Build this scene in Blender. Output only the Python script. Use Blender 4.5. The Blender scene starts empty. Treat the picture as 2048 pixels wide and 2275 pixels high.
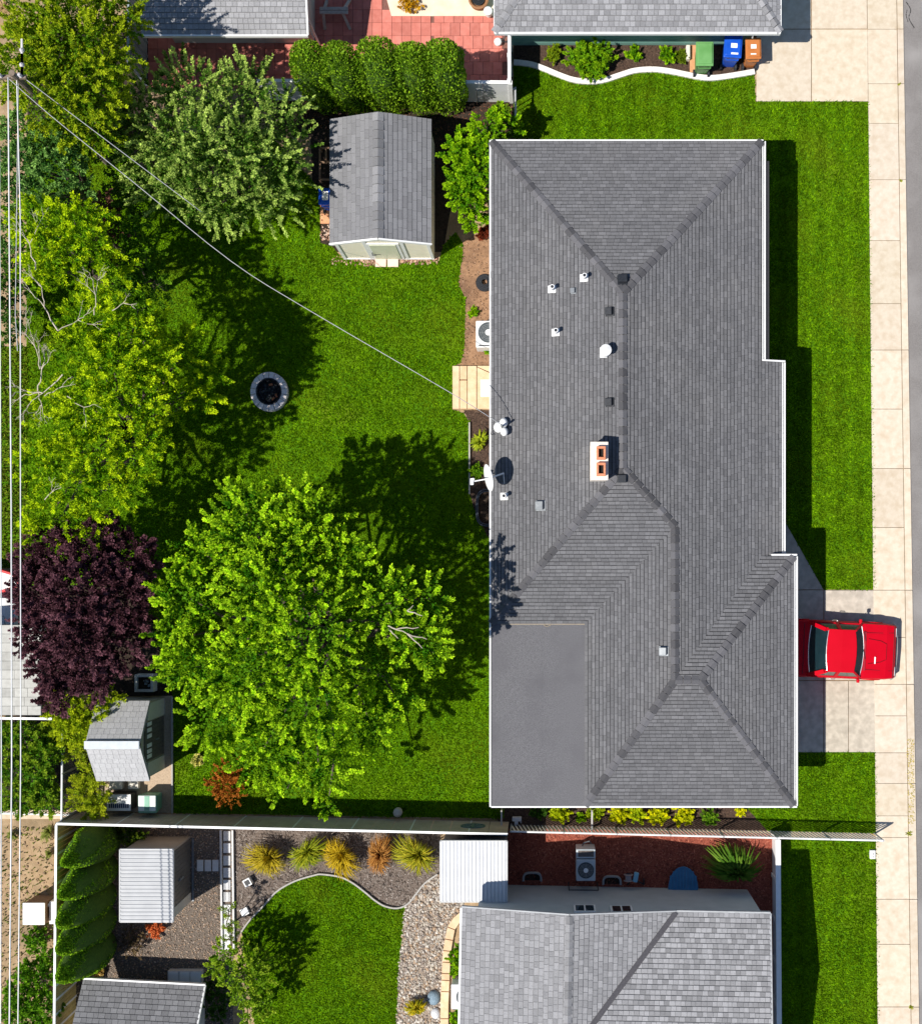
import bpy, bmesh, math, random
import numpy as np
from mathutils import Vector, Matrix
random.seed(7); rng = np.random.default_rng(7)
sc = bpy.context.scene
COL = sc.collection
# ------------------------------------------------------------------ camera, sky, sun, exposure
CAM_H = 40.0          # drone height, metres
PPM = 68.0            # photo pixels per metre on the ground
NX, NY = 1200.0, 1250.0   # photo pixel straight below the drone
cam = bpy.data.cameras.new('camera'); camo = bpy.data.objects.new('camera', cam); COL.objects.link(camo)
camo.location = (0, 0, CAM_H); camo.rotation_euler = (0, 0, 0)
cam.sensor_fit = 'AUTO'; cam.sensor_width = 36.0
cam.lens = 36.0 * PPM * CAM_H / 2275.0
cam.shift_x = (1024 - NX) / 2275.0; cam.shift_y = (NY - 1137.5) / 2275.0
cam.clip_end = 500
sc.camera = camo
TO_SUN = Vector((-0.566, -0.339, 1.0)).normalized()
w = bpy.data.worlds.new('World'); sc.world = w; w.use_nodes = True
nt = w.node_tree; nt.nodes.clear()
sky = nt.nodes.new('ShaderNodeTexSky'); sky.sky_type = 'NISHITA'; sky.sun_disc = False; sky.ozone_density = 4.0; sky.dust_density = 0.4
sky.sun_elevation = math.asin(TO_SUN.z); sky.sun_rotation = math.atan2(TO_SUN.x, TO_SUN.y)
bg = nt.nodes.new('ShaderNodeBackground'); bg.inputs[1].default_value = 0.085
wo = nt.nodes.new('ShaderNodeOutputWorld')
nt.links.new(sky.outputs[0], bg.inputs[0]); nt.links.new(bg.outputs[0], wo.inputs[0])
sun = bpy.data.lights.new('sun', 'SUN'); sun.energy = 5.0; sun.angle = math.radians(0.5); sun.color = (1.0, 0.95, 0.87)
suno = bpy.data.objects.new('sun', sun); COL.objects.link(suno)
suno.rotation_euler = (-TO_SUN).to_track_quat('-Z', 'Y').to_euler(); suno.location = TO_SUN * 60
sc.view_settings.view_transform = 'Standard'; sc.view_settings.look = 'None'
sc.view_settings.exposure = 0.3; sc.view_settings.gamma = 1.0; sc.view_settings.use_curve_mapping = False
# ------------------------------------------------------------------ survey helpers
TILE = dict(A=(0,0),B=(680,0),C=(1348,0),D=(0,560),E=(680,560),F=(1348,560),G=(0,1130),H=(680,1130),I=(1348,1130),J=(0,1695),K=(680,1695),L=(1348,1695))
def t(k, x, y):                       # map-sheet coordinates -> photo pixel
    ox, oy = TILE[k]; return (ox + x/2.6, oy + y/2.6)
def at(px, py, h=0.0):                # photo pixel of a point h metres up -> world position
    s = (1 - h/CAM_H)/PPM
    return Vector(((px-NX)*s, (NY-py)*s, h))
def on(px, py, plane, up=0.0):        # photo pixel -> point on a sloping plane z=f(x,y)
    h = 3.0
    for _ in range(8):
        p = at(px, py, h); h = plane(p.x, p.y) + up
    return at(px, py, h)
# ------------------------------------------------------------------ materials
MATS = {}
def nodes_of(name):
    m = bpy.data.materials.new(name); m.use_nodes = True
    n = m.node_tree; b = n.nodes['Principled BSDF']
    return m, n, b
def mat(name, c1, c2=None, scale=8.0, rough=0.8, bump=0.0, bscale=None, tint=False, metal=0.0, spec=0.3, detail=6, c3=None, s3=1.0, coat=0.0):
    if name in MATS: return MATS[name]
    m, n, b = nodes_of(name); L = n.links.new
    b.inputs['Roughness'].default_value = rough; b.inputs['Metallic'].default_value = metal
    b.inputs['Specular IOR Level'].default_value = spec
    if coat: b.inputs['Coat Weight'].default_value = coat; b.inputs['Coat Roughness'].default_value = 0.05
    geo = n.nodes.new('ShaderNodeNewGeometry'); col = None
    if c2 is None: c2 = tuple(min(1, x*1.18) for x in c1)
    def mixnode(fac, a, bb):
        mx = n.nodes.new('ShaderNodeMix'); mx.data_type = 'RGBA'
        L(fac, mx.inputs[0])
        for sock, v in ((mx.inputs[6], a), (mx.inputs[7], bb)):
            if isinstance(v, tuple): sock.default_value = (*v, 1)
            else: L(v, sock)
        return mx.outputs[2]
    def noise(s, d, lo, hi):
        nz = n.nodes.new('ShaderNodeTexNoise'); nz.inputs['Scale'].default_value = s; nz.inputs['Detail'].default_value = d
        L(geo.outputs['Position'], nz.inputs['Vector'])
        r = n.nodes.new('ShaderNodeMapRange'); r.inputs[1].default_value = lo; r.inputs[2].default_value = hi
        L(nz.outputs[0], r.inputs[0]); return r.outputs[0], nz.outputs[0]
    f, raw = noise(scale, detail, 0.32, 0.68)
    col = mixnode(f, c1, c2)
    if c3 is not None:
        f3, _ = noise(s3, 4, 0.45, 0.72); col = mixnode(f3, col, c3)
    if tint:
        at_ = n.nodes.new('ShaderNodeAttribute'); at_.attribute_name = 'Col'
        mu = n.nodes.new('ShaderNodeMix'); mu.data_type = 'RGBA'; mu.blend_type = 'MULTIPLY'; mu.inputs[0].default_value = 1.0
        L(col, mu.inputs[6]); L(at_.outputs['Color'], mu.inputs[7]); col = mu.outputs[2]
    L(col, b.inputs['Base Color'])
    if bump:
        nz = n.nodes.new('ShaderNodeTexNoise'); nz.inputs['Scale'].default_value = bscale or scale*4; nz.inputs['Detail'].default_value = 5
        L(geo.outputs['Position'], nz.inputs['Vector'])
        bp = n.nodes.new('ShaderNodeBump'); bp.inputs['Strength'].default_value = 1.0; bp.inputs['Distance'].default_value = bump
        L(nz.outputs[0], bp.inputs['Height']); L(bp.outputs[0], b.inputs['Normal'])
    MATS[name] = m; return m
def leafmat(name='leaf', transl=0.35, rough=0.6, spec=0.08):
    if name in MATS: return MATS[name]
    m, n, b = nodes_of(name); L = n.links.new
    a = n.nodes.new('ShaderNodeAttribute'); a.attribute_name = 'Col'
    b.inputs['Roughness'].default_value = rough; b.inputs['Specular IOR Level'].default_value = spec
    L(a.outputs['Color'], b.inputs['Base Color'])
    tr = n.nodes.new('ShaderNodeBsdfTranslucent'); L(a.outputs['Color'], tr.inputs[0])
    mx = n.nodes.new('ShaderNodeMixShader'); mx.inputs[0].default_value = transl
    L(b.outputs[0], mx.inputs[1]); L(tr.outputs[0], mx.inputs[2])
    L(mx.outputs[0], n.nodes['Material Output'].inputs[0]); MATS[name] = m; return m
def lawnmat(name, stripes=0.0):
    m, n, b = nodes_of(name); L = n.links.new
    geo = n.nodes.new('ShaderNodeNewGeometry')
    def noise(s, d, lo, hi):
        nz = n.nodes.new('ShaderNodeTexNoise'); nz.inputs['Scale'].default_value = s; nz.inputs['Detail'].default_value = d
        L(geo.outputs['Position'], nz.inputs['Vector'])
        r = n.nodes.new('ShaderNodeMapRange'); r.inputs[1].default_value = lo; r.inputs[2].default_value = hi
        L(nz.outputs[0], r.inputs[0]); return r.outputs[0]
    def mix(f, a, c):
        mx = n.nodes.new('ShaderNodeMix'); mx.data_type = 'RGBA'; L(f, mx.inputs[0])
        for s, v in ((mx.inputs[6], a), (mx.inputs[7], c)):
            if isinstance(v, tuple): s.default_value = (*v, 1)
            else: L(v, s)
        return mx.outputs[2]
    c = mix(noise(14, 6, .35, .65), (.040, .115, .0012), (.085, .205, .002))
    c = mix(noise(0.9, 3, .45, .75), c, (.11, .195, .003)); c = mix(noise(0.35, 5, .60, .85), c, (.15, .18, .010))
    L(c, b.inputs['Base Color']); b.inputs['Roughness'].default_value = .9; b.inputs['Specular IOR Level'].default_value = .1
    nz = n.nodes.new('ShaderNodeTexNoise'); nz.inputs['Scale'].default_value = 30; nz.inputs['Detail'].default_value = 6
    L(geo.outputs['Position'], nz.inputs['Vector'])
    bp = n.nodes.new('ShaderNodeBump'); bp.inputs['Distance'].default_value = .03; L(nz.outputs[0], bp.inputs['Height']); L(bp.outputs[0], b.inputs['Normal'])
    return m
# ------------------------------------------------------------------ object helpers
def tag(o, label=None, cat=None, group=None, kind=None):
    if label: o['label'] = label
    if cat: o['category'] = cat
    if group: o['group'] = group
    if kind: o['kind'] = kind
    return o
def link(o, parent=None):
    COL.objects.link(o)
    if parent is not None:
        o.parent = parent
        if parent.type == 'EMPTY': o.matrix_parent_inverse = Matrix.Translation(-parent.location)
    return o
def thing(name, label, cat, loc, group=None):
    o = bpy.data.objects.new(name, None); o.location = Vector(loc); o.empty_display_size = .2
    COL.objects.link(o); return tag(o, label, cat, group)
class MB:
    def __init__(s): s.v = []; s.f = []; s.c = []; s.cur = (1, 1, 1)
    def add(s, vs, fs, c=None):
        k = len(s.v); s.v += [tuple(p) for p in vs]; s.f += [tuple(i+k for i in f) for f in fs]
        s.c += [c or s.cur]*len(fs); return s
    def box(s, x0, y0, z0, x1, y1, z1, c=None):
        return s.add([(x0,y0,z0),(x1,y0,z0),(x1,y1,z0),(x0,y1,z0),(x0,y0,z1),(x1,y0,z1),(x1,y1,z1),(x0,y1,z1)],
            [(0,3,2,1),(4,5,6,7),(0,1,5,4),(1,2,6,5),(2,3,7,6),(3,0,4,7)], c)
    def cbox(s, ce, size, rot=None, c=None, taper=1.0):
        ce = Vector(ce); hx, hy, hz = size[0]/2, size[1]/2, size[2]/2
        vs = []
        for z, k in ((-hz, taper), (hz, 1.0)):
            for x, y in ((-hx,-hy),(hx,-hy),(hx,hy),(-hx,hy)):
                p = Vector((x*k, y*k, z)); vs.append((rot @ p if rot else p) + ce)
        return s.add(vs, [(0,3,2,1),(4,5,6,7),(0,1,5,4),(1,2,6,5),(2,3,7,6),(3,0,4,7)], c)
    def beam(s, a, b, wd, ht, c=None):       # bar between two points, centred on them
        a, b = Vector(a), Vector(b); d = (b-a).normalized()
        up = Vector((0,0,1)) if abs(d.z) < .95 else Vector((0,1,0))
        sd = d.cross(up).normalized(); u2 = sd.cross(d)
        vs = []
        for p in (a, b):
            for i, j in ((-1,-1),(1,-1),(1,1),(-1,1)): vs.append(p + sd*(i*wd/2) + u2*(j*ht/2))
        return s.add(vs, [(0,1,2,3),(7,6,5,4),(0,4,5,1),(1,5,6,2),(2,6,7,3),(3,7,4,0)], c)
    def tube(s, pts, rad, seg=6, c=None, cap=True):
        pts = [Vector(p) for p in pts]
        if not isinstance(rad, (list, tuple)): rad = [rad]*len(pts)
        vs = []; fs = []
        for i, p in enumerate(pts):
            d = (pts[min(i+1, len(pts)-1)] - pts[max(i-1, 0)]).normalized()
            up = Vector((0,0,1)) if abs(d.z) < .9 else Vector((1,0,0))
            a = d.cross(up).normalized(); b = d.cross(a)
            for k in range(seg):
                an = 2*math.pi*k/seg; vs.append(p + (a*math.cos(an) + b*math.sin(an))*rad[i])
        for i in range(len(pts)-1):
            for k in range(seg):
                k2 = (k+1) % seg; fs.append((i*seg+k, i*seg+k2, (i+1)*seg+k2, (i+1)*seg+k))
        if cap: fs += [tuple(range(seg-1, -1, -1)), tuple(range((len(pts)-1)*seg, len(pts)*seg))]
        return s.add(vs, fs, c)
    def lathe(s, ce, prof, seg=20, sx=1, sy=1, c=None):   # profile [(r,z)...] round a vertical axis
        ce = Vector(ce); vs = []; fs = []
        for r, z in prof:
            for k in range(seg):
                a = 2*math.pi*k/seg; vs.append(ce + Vector((r*math.cos(a)*sx, r*math.sin(a)*sy, z)))
        for i in range(len(prof)-1):
            for k in range(seg):
                k2 = (k+1) % seg; fs.append((i*seg+k, i*seg+k2, (i+1)*seg+k2, (i+1)*seg+k))
        fs.append(tuple(range((len(prof)-1)*seg, len(prof)*seg)))
        return s.add(vs, fs, c)
    def prism(s, poly, z0, z1, c=None, bottom=True):      # poly: xy list anticlockwise
        poly = [(p[0], p[1]) for p in poly]
        if sum(poly[i][0]*poly[(i+1)%len(poly)][1]-poly[(i+1)%len(poly)][0]*poly[i][1] for i in range(len(poly))) < 0: poly = poly[::-1]
        n = len(poly)
        fs = [tuple(range(n, 2*n))] + [(i, (i+1)%n, n+(i+1)%n, n+i) for i in range(n)]
        if bottom: fs.append(tuple(range(n-1, -1, -1)))
        return s.add([(x,y,z0) for x,y in poly] + [(x,y,z1) for x,y in poly], fs, c)
    def xf(s, M):                                          # transform everything so far
        s.v = [tuple(M @ Vector(p)) for p in s.v]; return s
    def build(s, name, m, parent=None, smooth=False, bevel=0.0):
        me = bpy.data.meshes.new(name); me.from_pydata(s.v, [], s.f)
        a = me.color_attributes.new('Col', 'FLOAT_COLOR', 'CORNER')
        cc = np.empty((len(me.loops), 4), np.float32); cc[:, 3] = 1
        k = 0
        for f, c in zip(s.f, s.c): cc[k:k+len(f), :3] = c; k += len(f)
        a.data.foreach_set('color', cc.ravel())
        me.materials.append(m)
        if smooth: me.polygons.foreach_set('use_smooth', [True]*len(me.polygons))
        me.update()
        o = bpy.data.objects.new(name, me); link(o, parent)
        if bevel:
            md = o.modifiers.new('bevel', 'BEVEL'); md.width = bevel; md.segments = 2; md.limit_method = 'ANGLE'; md.angle_limit = .6
        return o
def bigmesh(name, V, F, C, m, parent=None):   # numpy arrays, F (n,k) faces all with k corners, C (n,3)
    me = bpy.data.meshes.new(name); nf, k = F.shape
    me.vertices.add(len(V)); me.vertices.foreach_set('co', V.astype(np.float32).ravel())
    me.loops.add(nf*k); me.loops.foreach_set('vertex_index', F.astype(np.int32).ravel())
    me.polygons.add(nf); me.polygons.foreach_set('loop_start', np.arange(0, nf*k, k, dtype=np.int32))
    me.update(calc_edges=True)
    a = me.color_attributes.new('Col', 'FLOAT_COLOR', 'CORNER')
    cc = np.ones((nf, k, 4), np.float32); cc[:, :, :3] = C[:, None, :]
    a.data.foreach_set('color', cc.ravel()); me.materials.append(m)
    o = bpy.data.objects.new(name, me); link(o, parent); return o
def inpoly(P, poly):
    x, y = P[:, 0], P[:, 1]; r = np.zeros(len(P), bool); n = len(poly)
    for i in range(n):
        x1, y1 = poly[i][0], poly[i][1]; x2, y2 = poly[(i+1)%n][0], poly[(i+1)%n][1]
        if y1 == y2: continue
        c = ((y1 > y) != (y2 > y)) & (x < (x2-x1)*(y-y1)/(y2-y1)+x1); r ^= c
    return r
def sample(poly, dens, holes=()):
    a = np.array([(p[0], p[1]) for p in poly]); lo, hi = a.min(0), a.max(0)
    n = int((hi-lo).prod()*dens); P = rng.uniform(lo, hi, (n, 2)); k = inpoly(P, a)
    for h in holes: k &= ~inpoly(P, h)
    return P[k]
def poly_at(pts): return [tuple(at(x, y)[:2]) for x, y in pts]
def smoothline(pts, n=6):
    pts = [Vector(p) for p in pts]; out = []
    for i in range(len(pts)-1):
        p0, p1, p2, p3 = pts[max(i-1,0)], pts[i], pts[i+1], pts[min(i+2, len(pts)-1)]
        for j in range(n):
            u = j/n; out.append(.5*((2*p1)+(p2-p0)*u+(2*p0-5*p1+4*p2-p3)*u*u+(3*p1-p0-3*p2+p3)*u**3))
    out.append(pts[-1]); return out
def pick(c1, c2, n, dark=0.35):
    u = rng.random((n, 1)); c = np.array(c1)*(1-u)+np.array(c2)*u
    return c*(1-dark+2*dark*rng.random((n, 1)))
# ------------------------------------------------------------------ scattered ground cover
def blades(name, poly, dens, c1, c2, hgt=(.03,.08), wid=.022, z=.012, holes=(), label=None, cat='grass', kind='stuff', streak=0):
    P = sample(poly, dens, holes); n = len(P)
    an = rng.uniform(0, 2*math.pi, n); ln = rng.uniform(.02, .10, n); H = rng.uniform(*hgt, n)
    d = np.stack([np.cos(an), np.sin(an)], 1); s = np.stack([-d[:,1], d[:,0]], 1)*wid*rng.uniform(.6, 1.3, (n,1))
    V = np.zeros((n, 3, 3)); V[:,0,:2] = P-s; V[:,1,:2] = P+s; V[:,2,:2] = P+d*ln[:,None]; V[:,:2,2] = z; V[:,2,2] = z+H
    C = pick(c1, c2, n, .35)
    for cs, am in ((.13,.30),(.45,.14)):      # tufts and patches
        i = np.floor(P/cs+rng.normal(0,.25,(n,2))).astype(np.int64); hsh = np.modf(np.abs(np.sin(i[:,0]*12.9898+i[:,1]*78.233)*43758.5453))[0]
        C *= (1+am*(2*hsh-1))[:, None]
    pw = np.clip(sum(np.sin(P[:,0]*k1+P[:,1]*k2+k3) for k1,k2,k3 in ((.9,.5,1.),(-.6,1.3,2.),(1.9,-.8,.5),(.4,2.3,4.),(2.9,1.7,3.)))*.4-.3, 0, 1)[:,None]
    C = C*(1-.25*pw)+np.array([.20,.24,.010])*.25*pw    # drier patches
    if streak:                      # mown stripes: light off blades bent each way, painted as lighter and darker green
        C *= (1+streak*np.sign(np.sin(P[:,0]*2*math.pi/.62)))[:, None]
    o = bigmesh(name, V.reshape(-1,3), np.arange(3*n).reshape(-1,3), C, leafmat('grass_blade', .25, .8, .03))
    return tag(o, label, cat, None, kind)
ICO_V = None
def stones(name, poly, dens, smin, smax, cols, z=0.0, flat=.55, label=None, cat='gravel', holes=(), chip=False, mname='stone'):
    P = sample(poly, dens, holes); n = len(P)
    if chip:
        bv = np.array([(-1,-.3,-.2),(1,-.22,-.15),(.9,.3,-.2),(-.95,.25,-.1),(-.8,-.2,.25),(.85,-.15,.2),(.7,.2,.25),(-.9,.2,.22)])
        bf = np.array([(4,5,6),(4,6,7),(0,1,5),(0,5,4),(1,2,6),(1,6,5),(2,3,7),(2,7,6),(3,0,4),(3,4,7)])
    else:
        g = (1+5**.5)/2
        bv = np.array([(-1,g,0),(1,g,0),(-1,-g,0),(1,-g,0),(0,-1,g),(0,1,g),(0,-1,-g),(0,1,-g),(g,0,-1),(g,0,1),(-g,0,-1),(-g,0,1)])/1.9
        bf = np.array([(0,11,5),(0,5,1),(0,1,7),(0,7,10),(0,10,11),(1,5,9),(5,11,4),(11,10,2),(10,7,6),(7,1,8),(3,9,4),(3,4,2),(3,2,6),(3,6,8),(3,8,9),(4,9,5),(2,4,11),(6,2,10),(8,6,7),(9,8,1)])
    k = len(bv); S = rng.uniform(smin, smax, n)
    V = bv[None]*S[:,None,None]*(rng.uniform(.7, 1.3, (n,1,3))*np.array([1, 1 if chip else .8, flat]))*(1 if chip else rng.uniform(.82,1.15,(n,k,1)))
    a = rng.uniform(0, 2*math.pi, n); ca, sa = np.cos(a)[:,None], np.sin(a)[:,None]
    X = V[:,:,0]*ca-V[:,:,1]*sa; Y = V[:,:,0]*sa+V[:,:,1]*ca
    tl = rng.uniform(-.35, .35, n)[:,None]
    Z = V[:,:,2]+X*tl
    V = np.stack([X+P[:,:1], Y+P[:,1:2], Z+z+S[:,None]*.25*rng.random((n,1))], 2)
    F = (bf[None]+(np.arange(n)*k)[:,None,None]).reshape(-1,3)
    cols = np.array(cols); C = cols[rng.integers(0, len(cols), n)]*rng.uniform(.75, 1.2, (n,1))
    o = bigmesh(name, V.reshape(-1,3), F, np.repeat(C, len(bf), 0), mat(mname, (.9,.9,.9), (1,1,1), 60, .85, .004, 90, tint=True))
    return tag(o, label, cat, None, 'stuff')
# ------------------------------------------------------------------ foliage
def unit(a): return a/np.maximum(np.linalg.norm(a, axis=-1, keepdims=True), 1e-6)
def leafquads(P, D, N, L, W):
    D = unit(D); S = unit(np.cross(D, N)); N2 = np.cross(S, D)
    L = L[:,None]; W = W[:,None]
    n = len(P); V = np.empty((n, 4, 3))
    V[:,0] = P-D*L*.5; V[:,2] = P+D*L*.5
    V[:,1] = P+S*W*.5+N2*W*.18; V[:,3] = P-S*W*.5+N2*W*.18
    i = np.arange(n)*4
    F = np.concatenate([np.stack([i, i+1, i+2], 1), np.stack([i, i+2, i+3], 1)])
    return V.reshape(-1,3), F
def crown(name, lobes, pal, parent, dens=7, nleaf=24, leaf=(.10,.055), slen=.5, up=.35, spread=.10, dark=.3, inner=.5, flatz=.8, m=None, zmin=-.35, gain=np.array([1.45,1.6,.75])):
    Vs, Fs, Cs = [], [], []; off = 0; leaf = (leaf[0]*.78, leaf[1]*.86)
    for (c, r) in lobes:
        c = np.array(c); ns = max(6, int(dens*.85*4*math.pi*r*r*.62)); nleaf_ = int(nleaf*3.4)
        d = unit(rng.normal(size=(ns*3, 3))); d = d[d[:,2] > zmin][:ns]; ns = len(d)
        p0 = c + d*np.array([1,1,flatz])*r*rng.uniform(inner, .92, (ns,1))
        g = unit(d*np.array([1,1,.7]) + np.array([0,0,up]) + rng.normal(size=(ns,3))*.35)
        L = slen*rng.uniform(.55, 1.25, ns)*min(1, .5+.5*r)
        nleaf, keepn = nleaf_, nleaf; tt = rng.random((ns, nleaf))**.75
        rad = spread*1.0*(1.1-.45*tt)
        sd = unit(rng.normal(size=(ns, nleaf, 3)))
        bend = np.array([0,0,1.])*(tt**2*.12)[:,:,None]
        P = p0[:,None]+g[:,None]*(L[:,None]*tt)[:,:,None]+sd*rad[:,:,None]*rng.uniform(.3,1,(ns,nleaf,1))-bend*L[:,None,None]
        D = g[:,None]*.7+sd*.9; N = np.array([0,0,1.])+rng.normal(size=(ns,nleaf,3))*.55+g[:,None]*.3
        sz = rng.uniform(.65, 1.25, (ns, nleaf))
        k = ns*nleaf; P = P.reshape(-1,3); keep = P[:,2] > .05
        V, F = leafquads(P, D.reshape(-1,3), N.reshape(-1,3), leaf[0]*sz.ravel(), leaf[1]*sz.ravel())
        u = np.clip(rng.normal(.42, .27, (ns,1))+rng.normal(0, .18, (ns,nleaf)) + .75*(tt-.5), 0, 1).reshape(-1,1)  # paler tips: new growth, plus crown shading put into the leaf colour
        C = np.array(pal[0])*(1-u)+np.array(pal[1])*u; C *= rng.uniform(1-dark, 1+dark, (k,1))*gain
        Fk = np.concatenate([keep, keep]); F = F[Fk]; C2 = np.concatenate([C, C])[Fk]
        Vs.append(V); Fs.append(F+off); Cs.append(C2); off += len(V)
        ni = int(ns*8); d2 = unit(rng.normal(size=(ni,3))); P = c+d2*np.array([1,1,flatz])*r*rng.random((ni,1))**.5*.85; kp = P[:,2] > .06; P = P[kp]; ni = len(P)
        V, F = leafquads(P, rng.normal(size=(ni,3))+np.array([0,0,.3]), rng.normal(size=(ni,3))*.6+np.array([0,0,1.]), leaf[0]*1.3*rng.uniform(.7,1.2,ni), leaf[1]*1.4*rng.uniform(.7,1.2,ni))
        C = (np.array(pal[0])*.9+np.array(pal[1])*.1)*gain*rng.uniform(.8,1.2,(ni,1)); Vs.append(V); Fs.append(F+off); Cs.append(np.concatenate([C,C])); off += len(V); nleaf = keepn  # inner leaves take the dark green, crown shade put into the colour
    return bigmesh(name, np.concatenate(Vs), np.concatenate(Fs), np.concatenate(Cs), m or leafmat(), parent)
BARK = lambda: mat('bark', (.075,.055,.04), (.14,.11,.085), 14, .9, .01)
def limb(mb, a, b, r0, r1, seg=6, wob=.12):
    a, b = Vector(a), Vector(b); L = (b-a).length; pts = []; rad = []
    for i in range(5):
        u = i/4; p = a.lerp(b, u)
        if 0 < i < 4: p += Vector((random.uniform(-1,1), random.uniform(-1,1), random.uniform(-.3,.6)))*L*wob*.4
        pts.append(p); rad.append(r0*(1-u)+r1*u)
    mb.tube(pts, rad, seg); return pts
def tree(name, label, cat, base, lobes_px, pal, trunk_r=.14, group=None, bare=0, **kw):
    b = at(*base); lobes = [(at(x, y, h), r) for x, y, h, r in lobes_px]
    th = thing(name, label, cat, b, group)
    mb = MB(); fork = b + Vector((0,0, max(.25, min(l[0].z for l in lobes)*.45)))
    mb.tube([b-Vector((0,0,.1)), b+(fork-b)*.5+Vector((random.uniform(-.05,.05),0,0)), fork], [trunk_r*1.35, trunk_r, trunk_r*.85], 8)
    for c, r in lobes: limb(mb, fork, c+Vector((0,0,r*.2)), trunk_r*.55, .015)
    mb.build('trunk', BARK(), th, smooth=True)
    crown('crown', lobes, pal, th, **kw)
    return th, lobes
def bush(name, label, px, py, rx, h, pal, cat='shrub', group=None, n=5, ry=None, **kw):
    # low shrub: centre pixel (of its middle), radius metres, height metres
    ry = ry or rx; c = at(px, py, h*.5); b = Vector((c.x, c.y, 0)); th = thing(name, label, cat, b, group)
    lobes = [(c+Vector((0,0,h*.08)), min(rx,ry)*.62)]
    for i in range(n):
        a = 2*math.pi*i/n+random.uniform(-.3,.3)
        lobes.append((c+Vector((math.cos(a)*rx*.55, math.sin(a)*ry*.55, random.uniform(-.2,.05)*h)), min(rx,ry)*random.uniform(.38,.52)))
    mb = MB()
    for l, r in lobes: limb(mb, b, l, .018, .006, 5)
    mb.build('stem', BARK(), th)
    k = dict(dens=16, nleaf=16, leaf=(.075,.045), slen=.22, spread=.05); k.update(kw)
    crown('foliage', lobes, pal, th, **k); return th
def fountain_grass(name, label, px, py, r, h, pal, group=None, n=260, width=.016, cat='ornamental grass'):
    c = at(px, py, h*.4); b = np.array([c.x, c.y, 0.02]); th = thing(name, label, cat, (c.x, c.y, 0), group)
    an = rng.uniform(0, 2*math.pi, n); out = r*rng.uniform(.15, 1.05, n)**.8; hh = h*rng.uniform(.55, 1.0, n)
    d = np.stack([np.cos(an), np.sin(an), 0*an], 1); s = np.stack([-np.sin(an), np.cos(an), 0*an], 1)
    lean = rng.normal(0, .22, 2)*r; V = np.zeros((n, 8, 3)); out = out*(1+.25*np.sin(an*2+rng.random()*6))
    for i, (u, zz, ww) in enumerate(((.06,0,.8),(.3,.75,1),(.68,1.0,.8),(1.0,.62,.15))):
        p = b + d*(out*u)[:,None]; p[:,:2] += lean*u; p[:,2] += hh*zz*(1 if i < 3 else 1)
        V[:,2*i] = p-s*width*ww; V[:,2*i+1] = p+s*width*ww
    q = np.array([(0,1,3,2),(2,3,5,4),(4,5,7,6)]); F = (q[None]+(np.arange(n)*8)[:,None,None]).reshape(-1,4)
    C = np.repeat(pick(pal[0], pal[1], n, .25), 3, 0)
    bigmesh('blade', V.reshape(-1,3), F, C, leafmat(), th)
    return th
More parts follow.
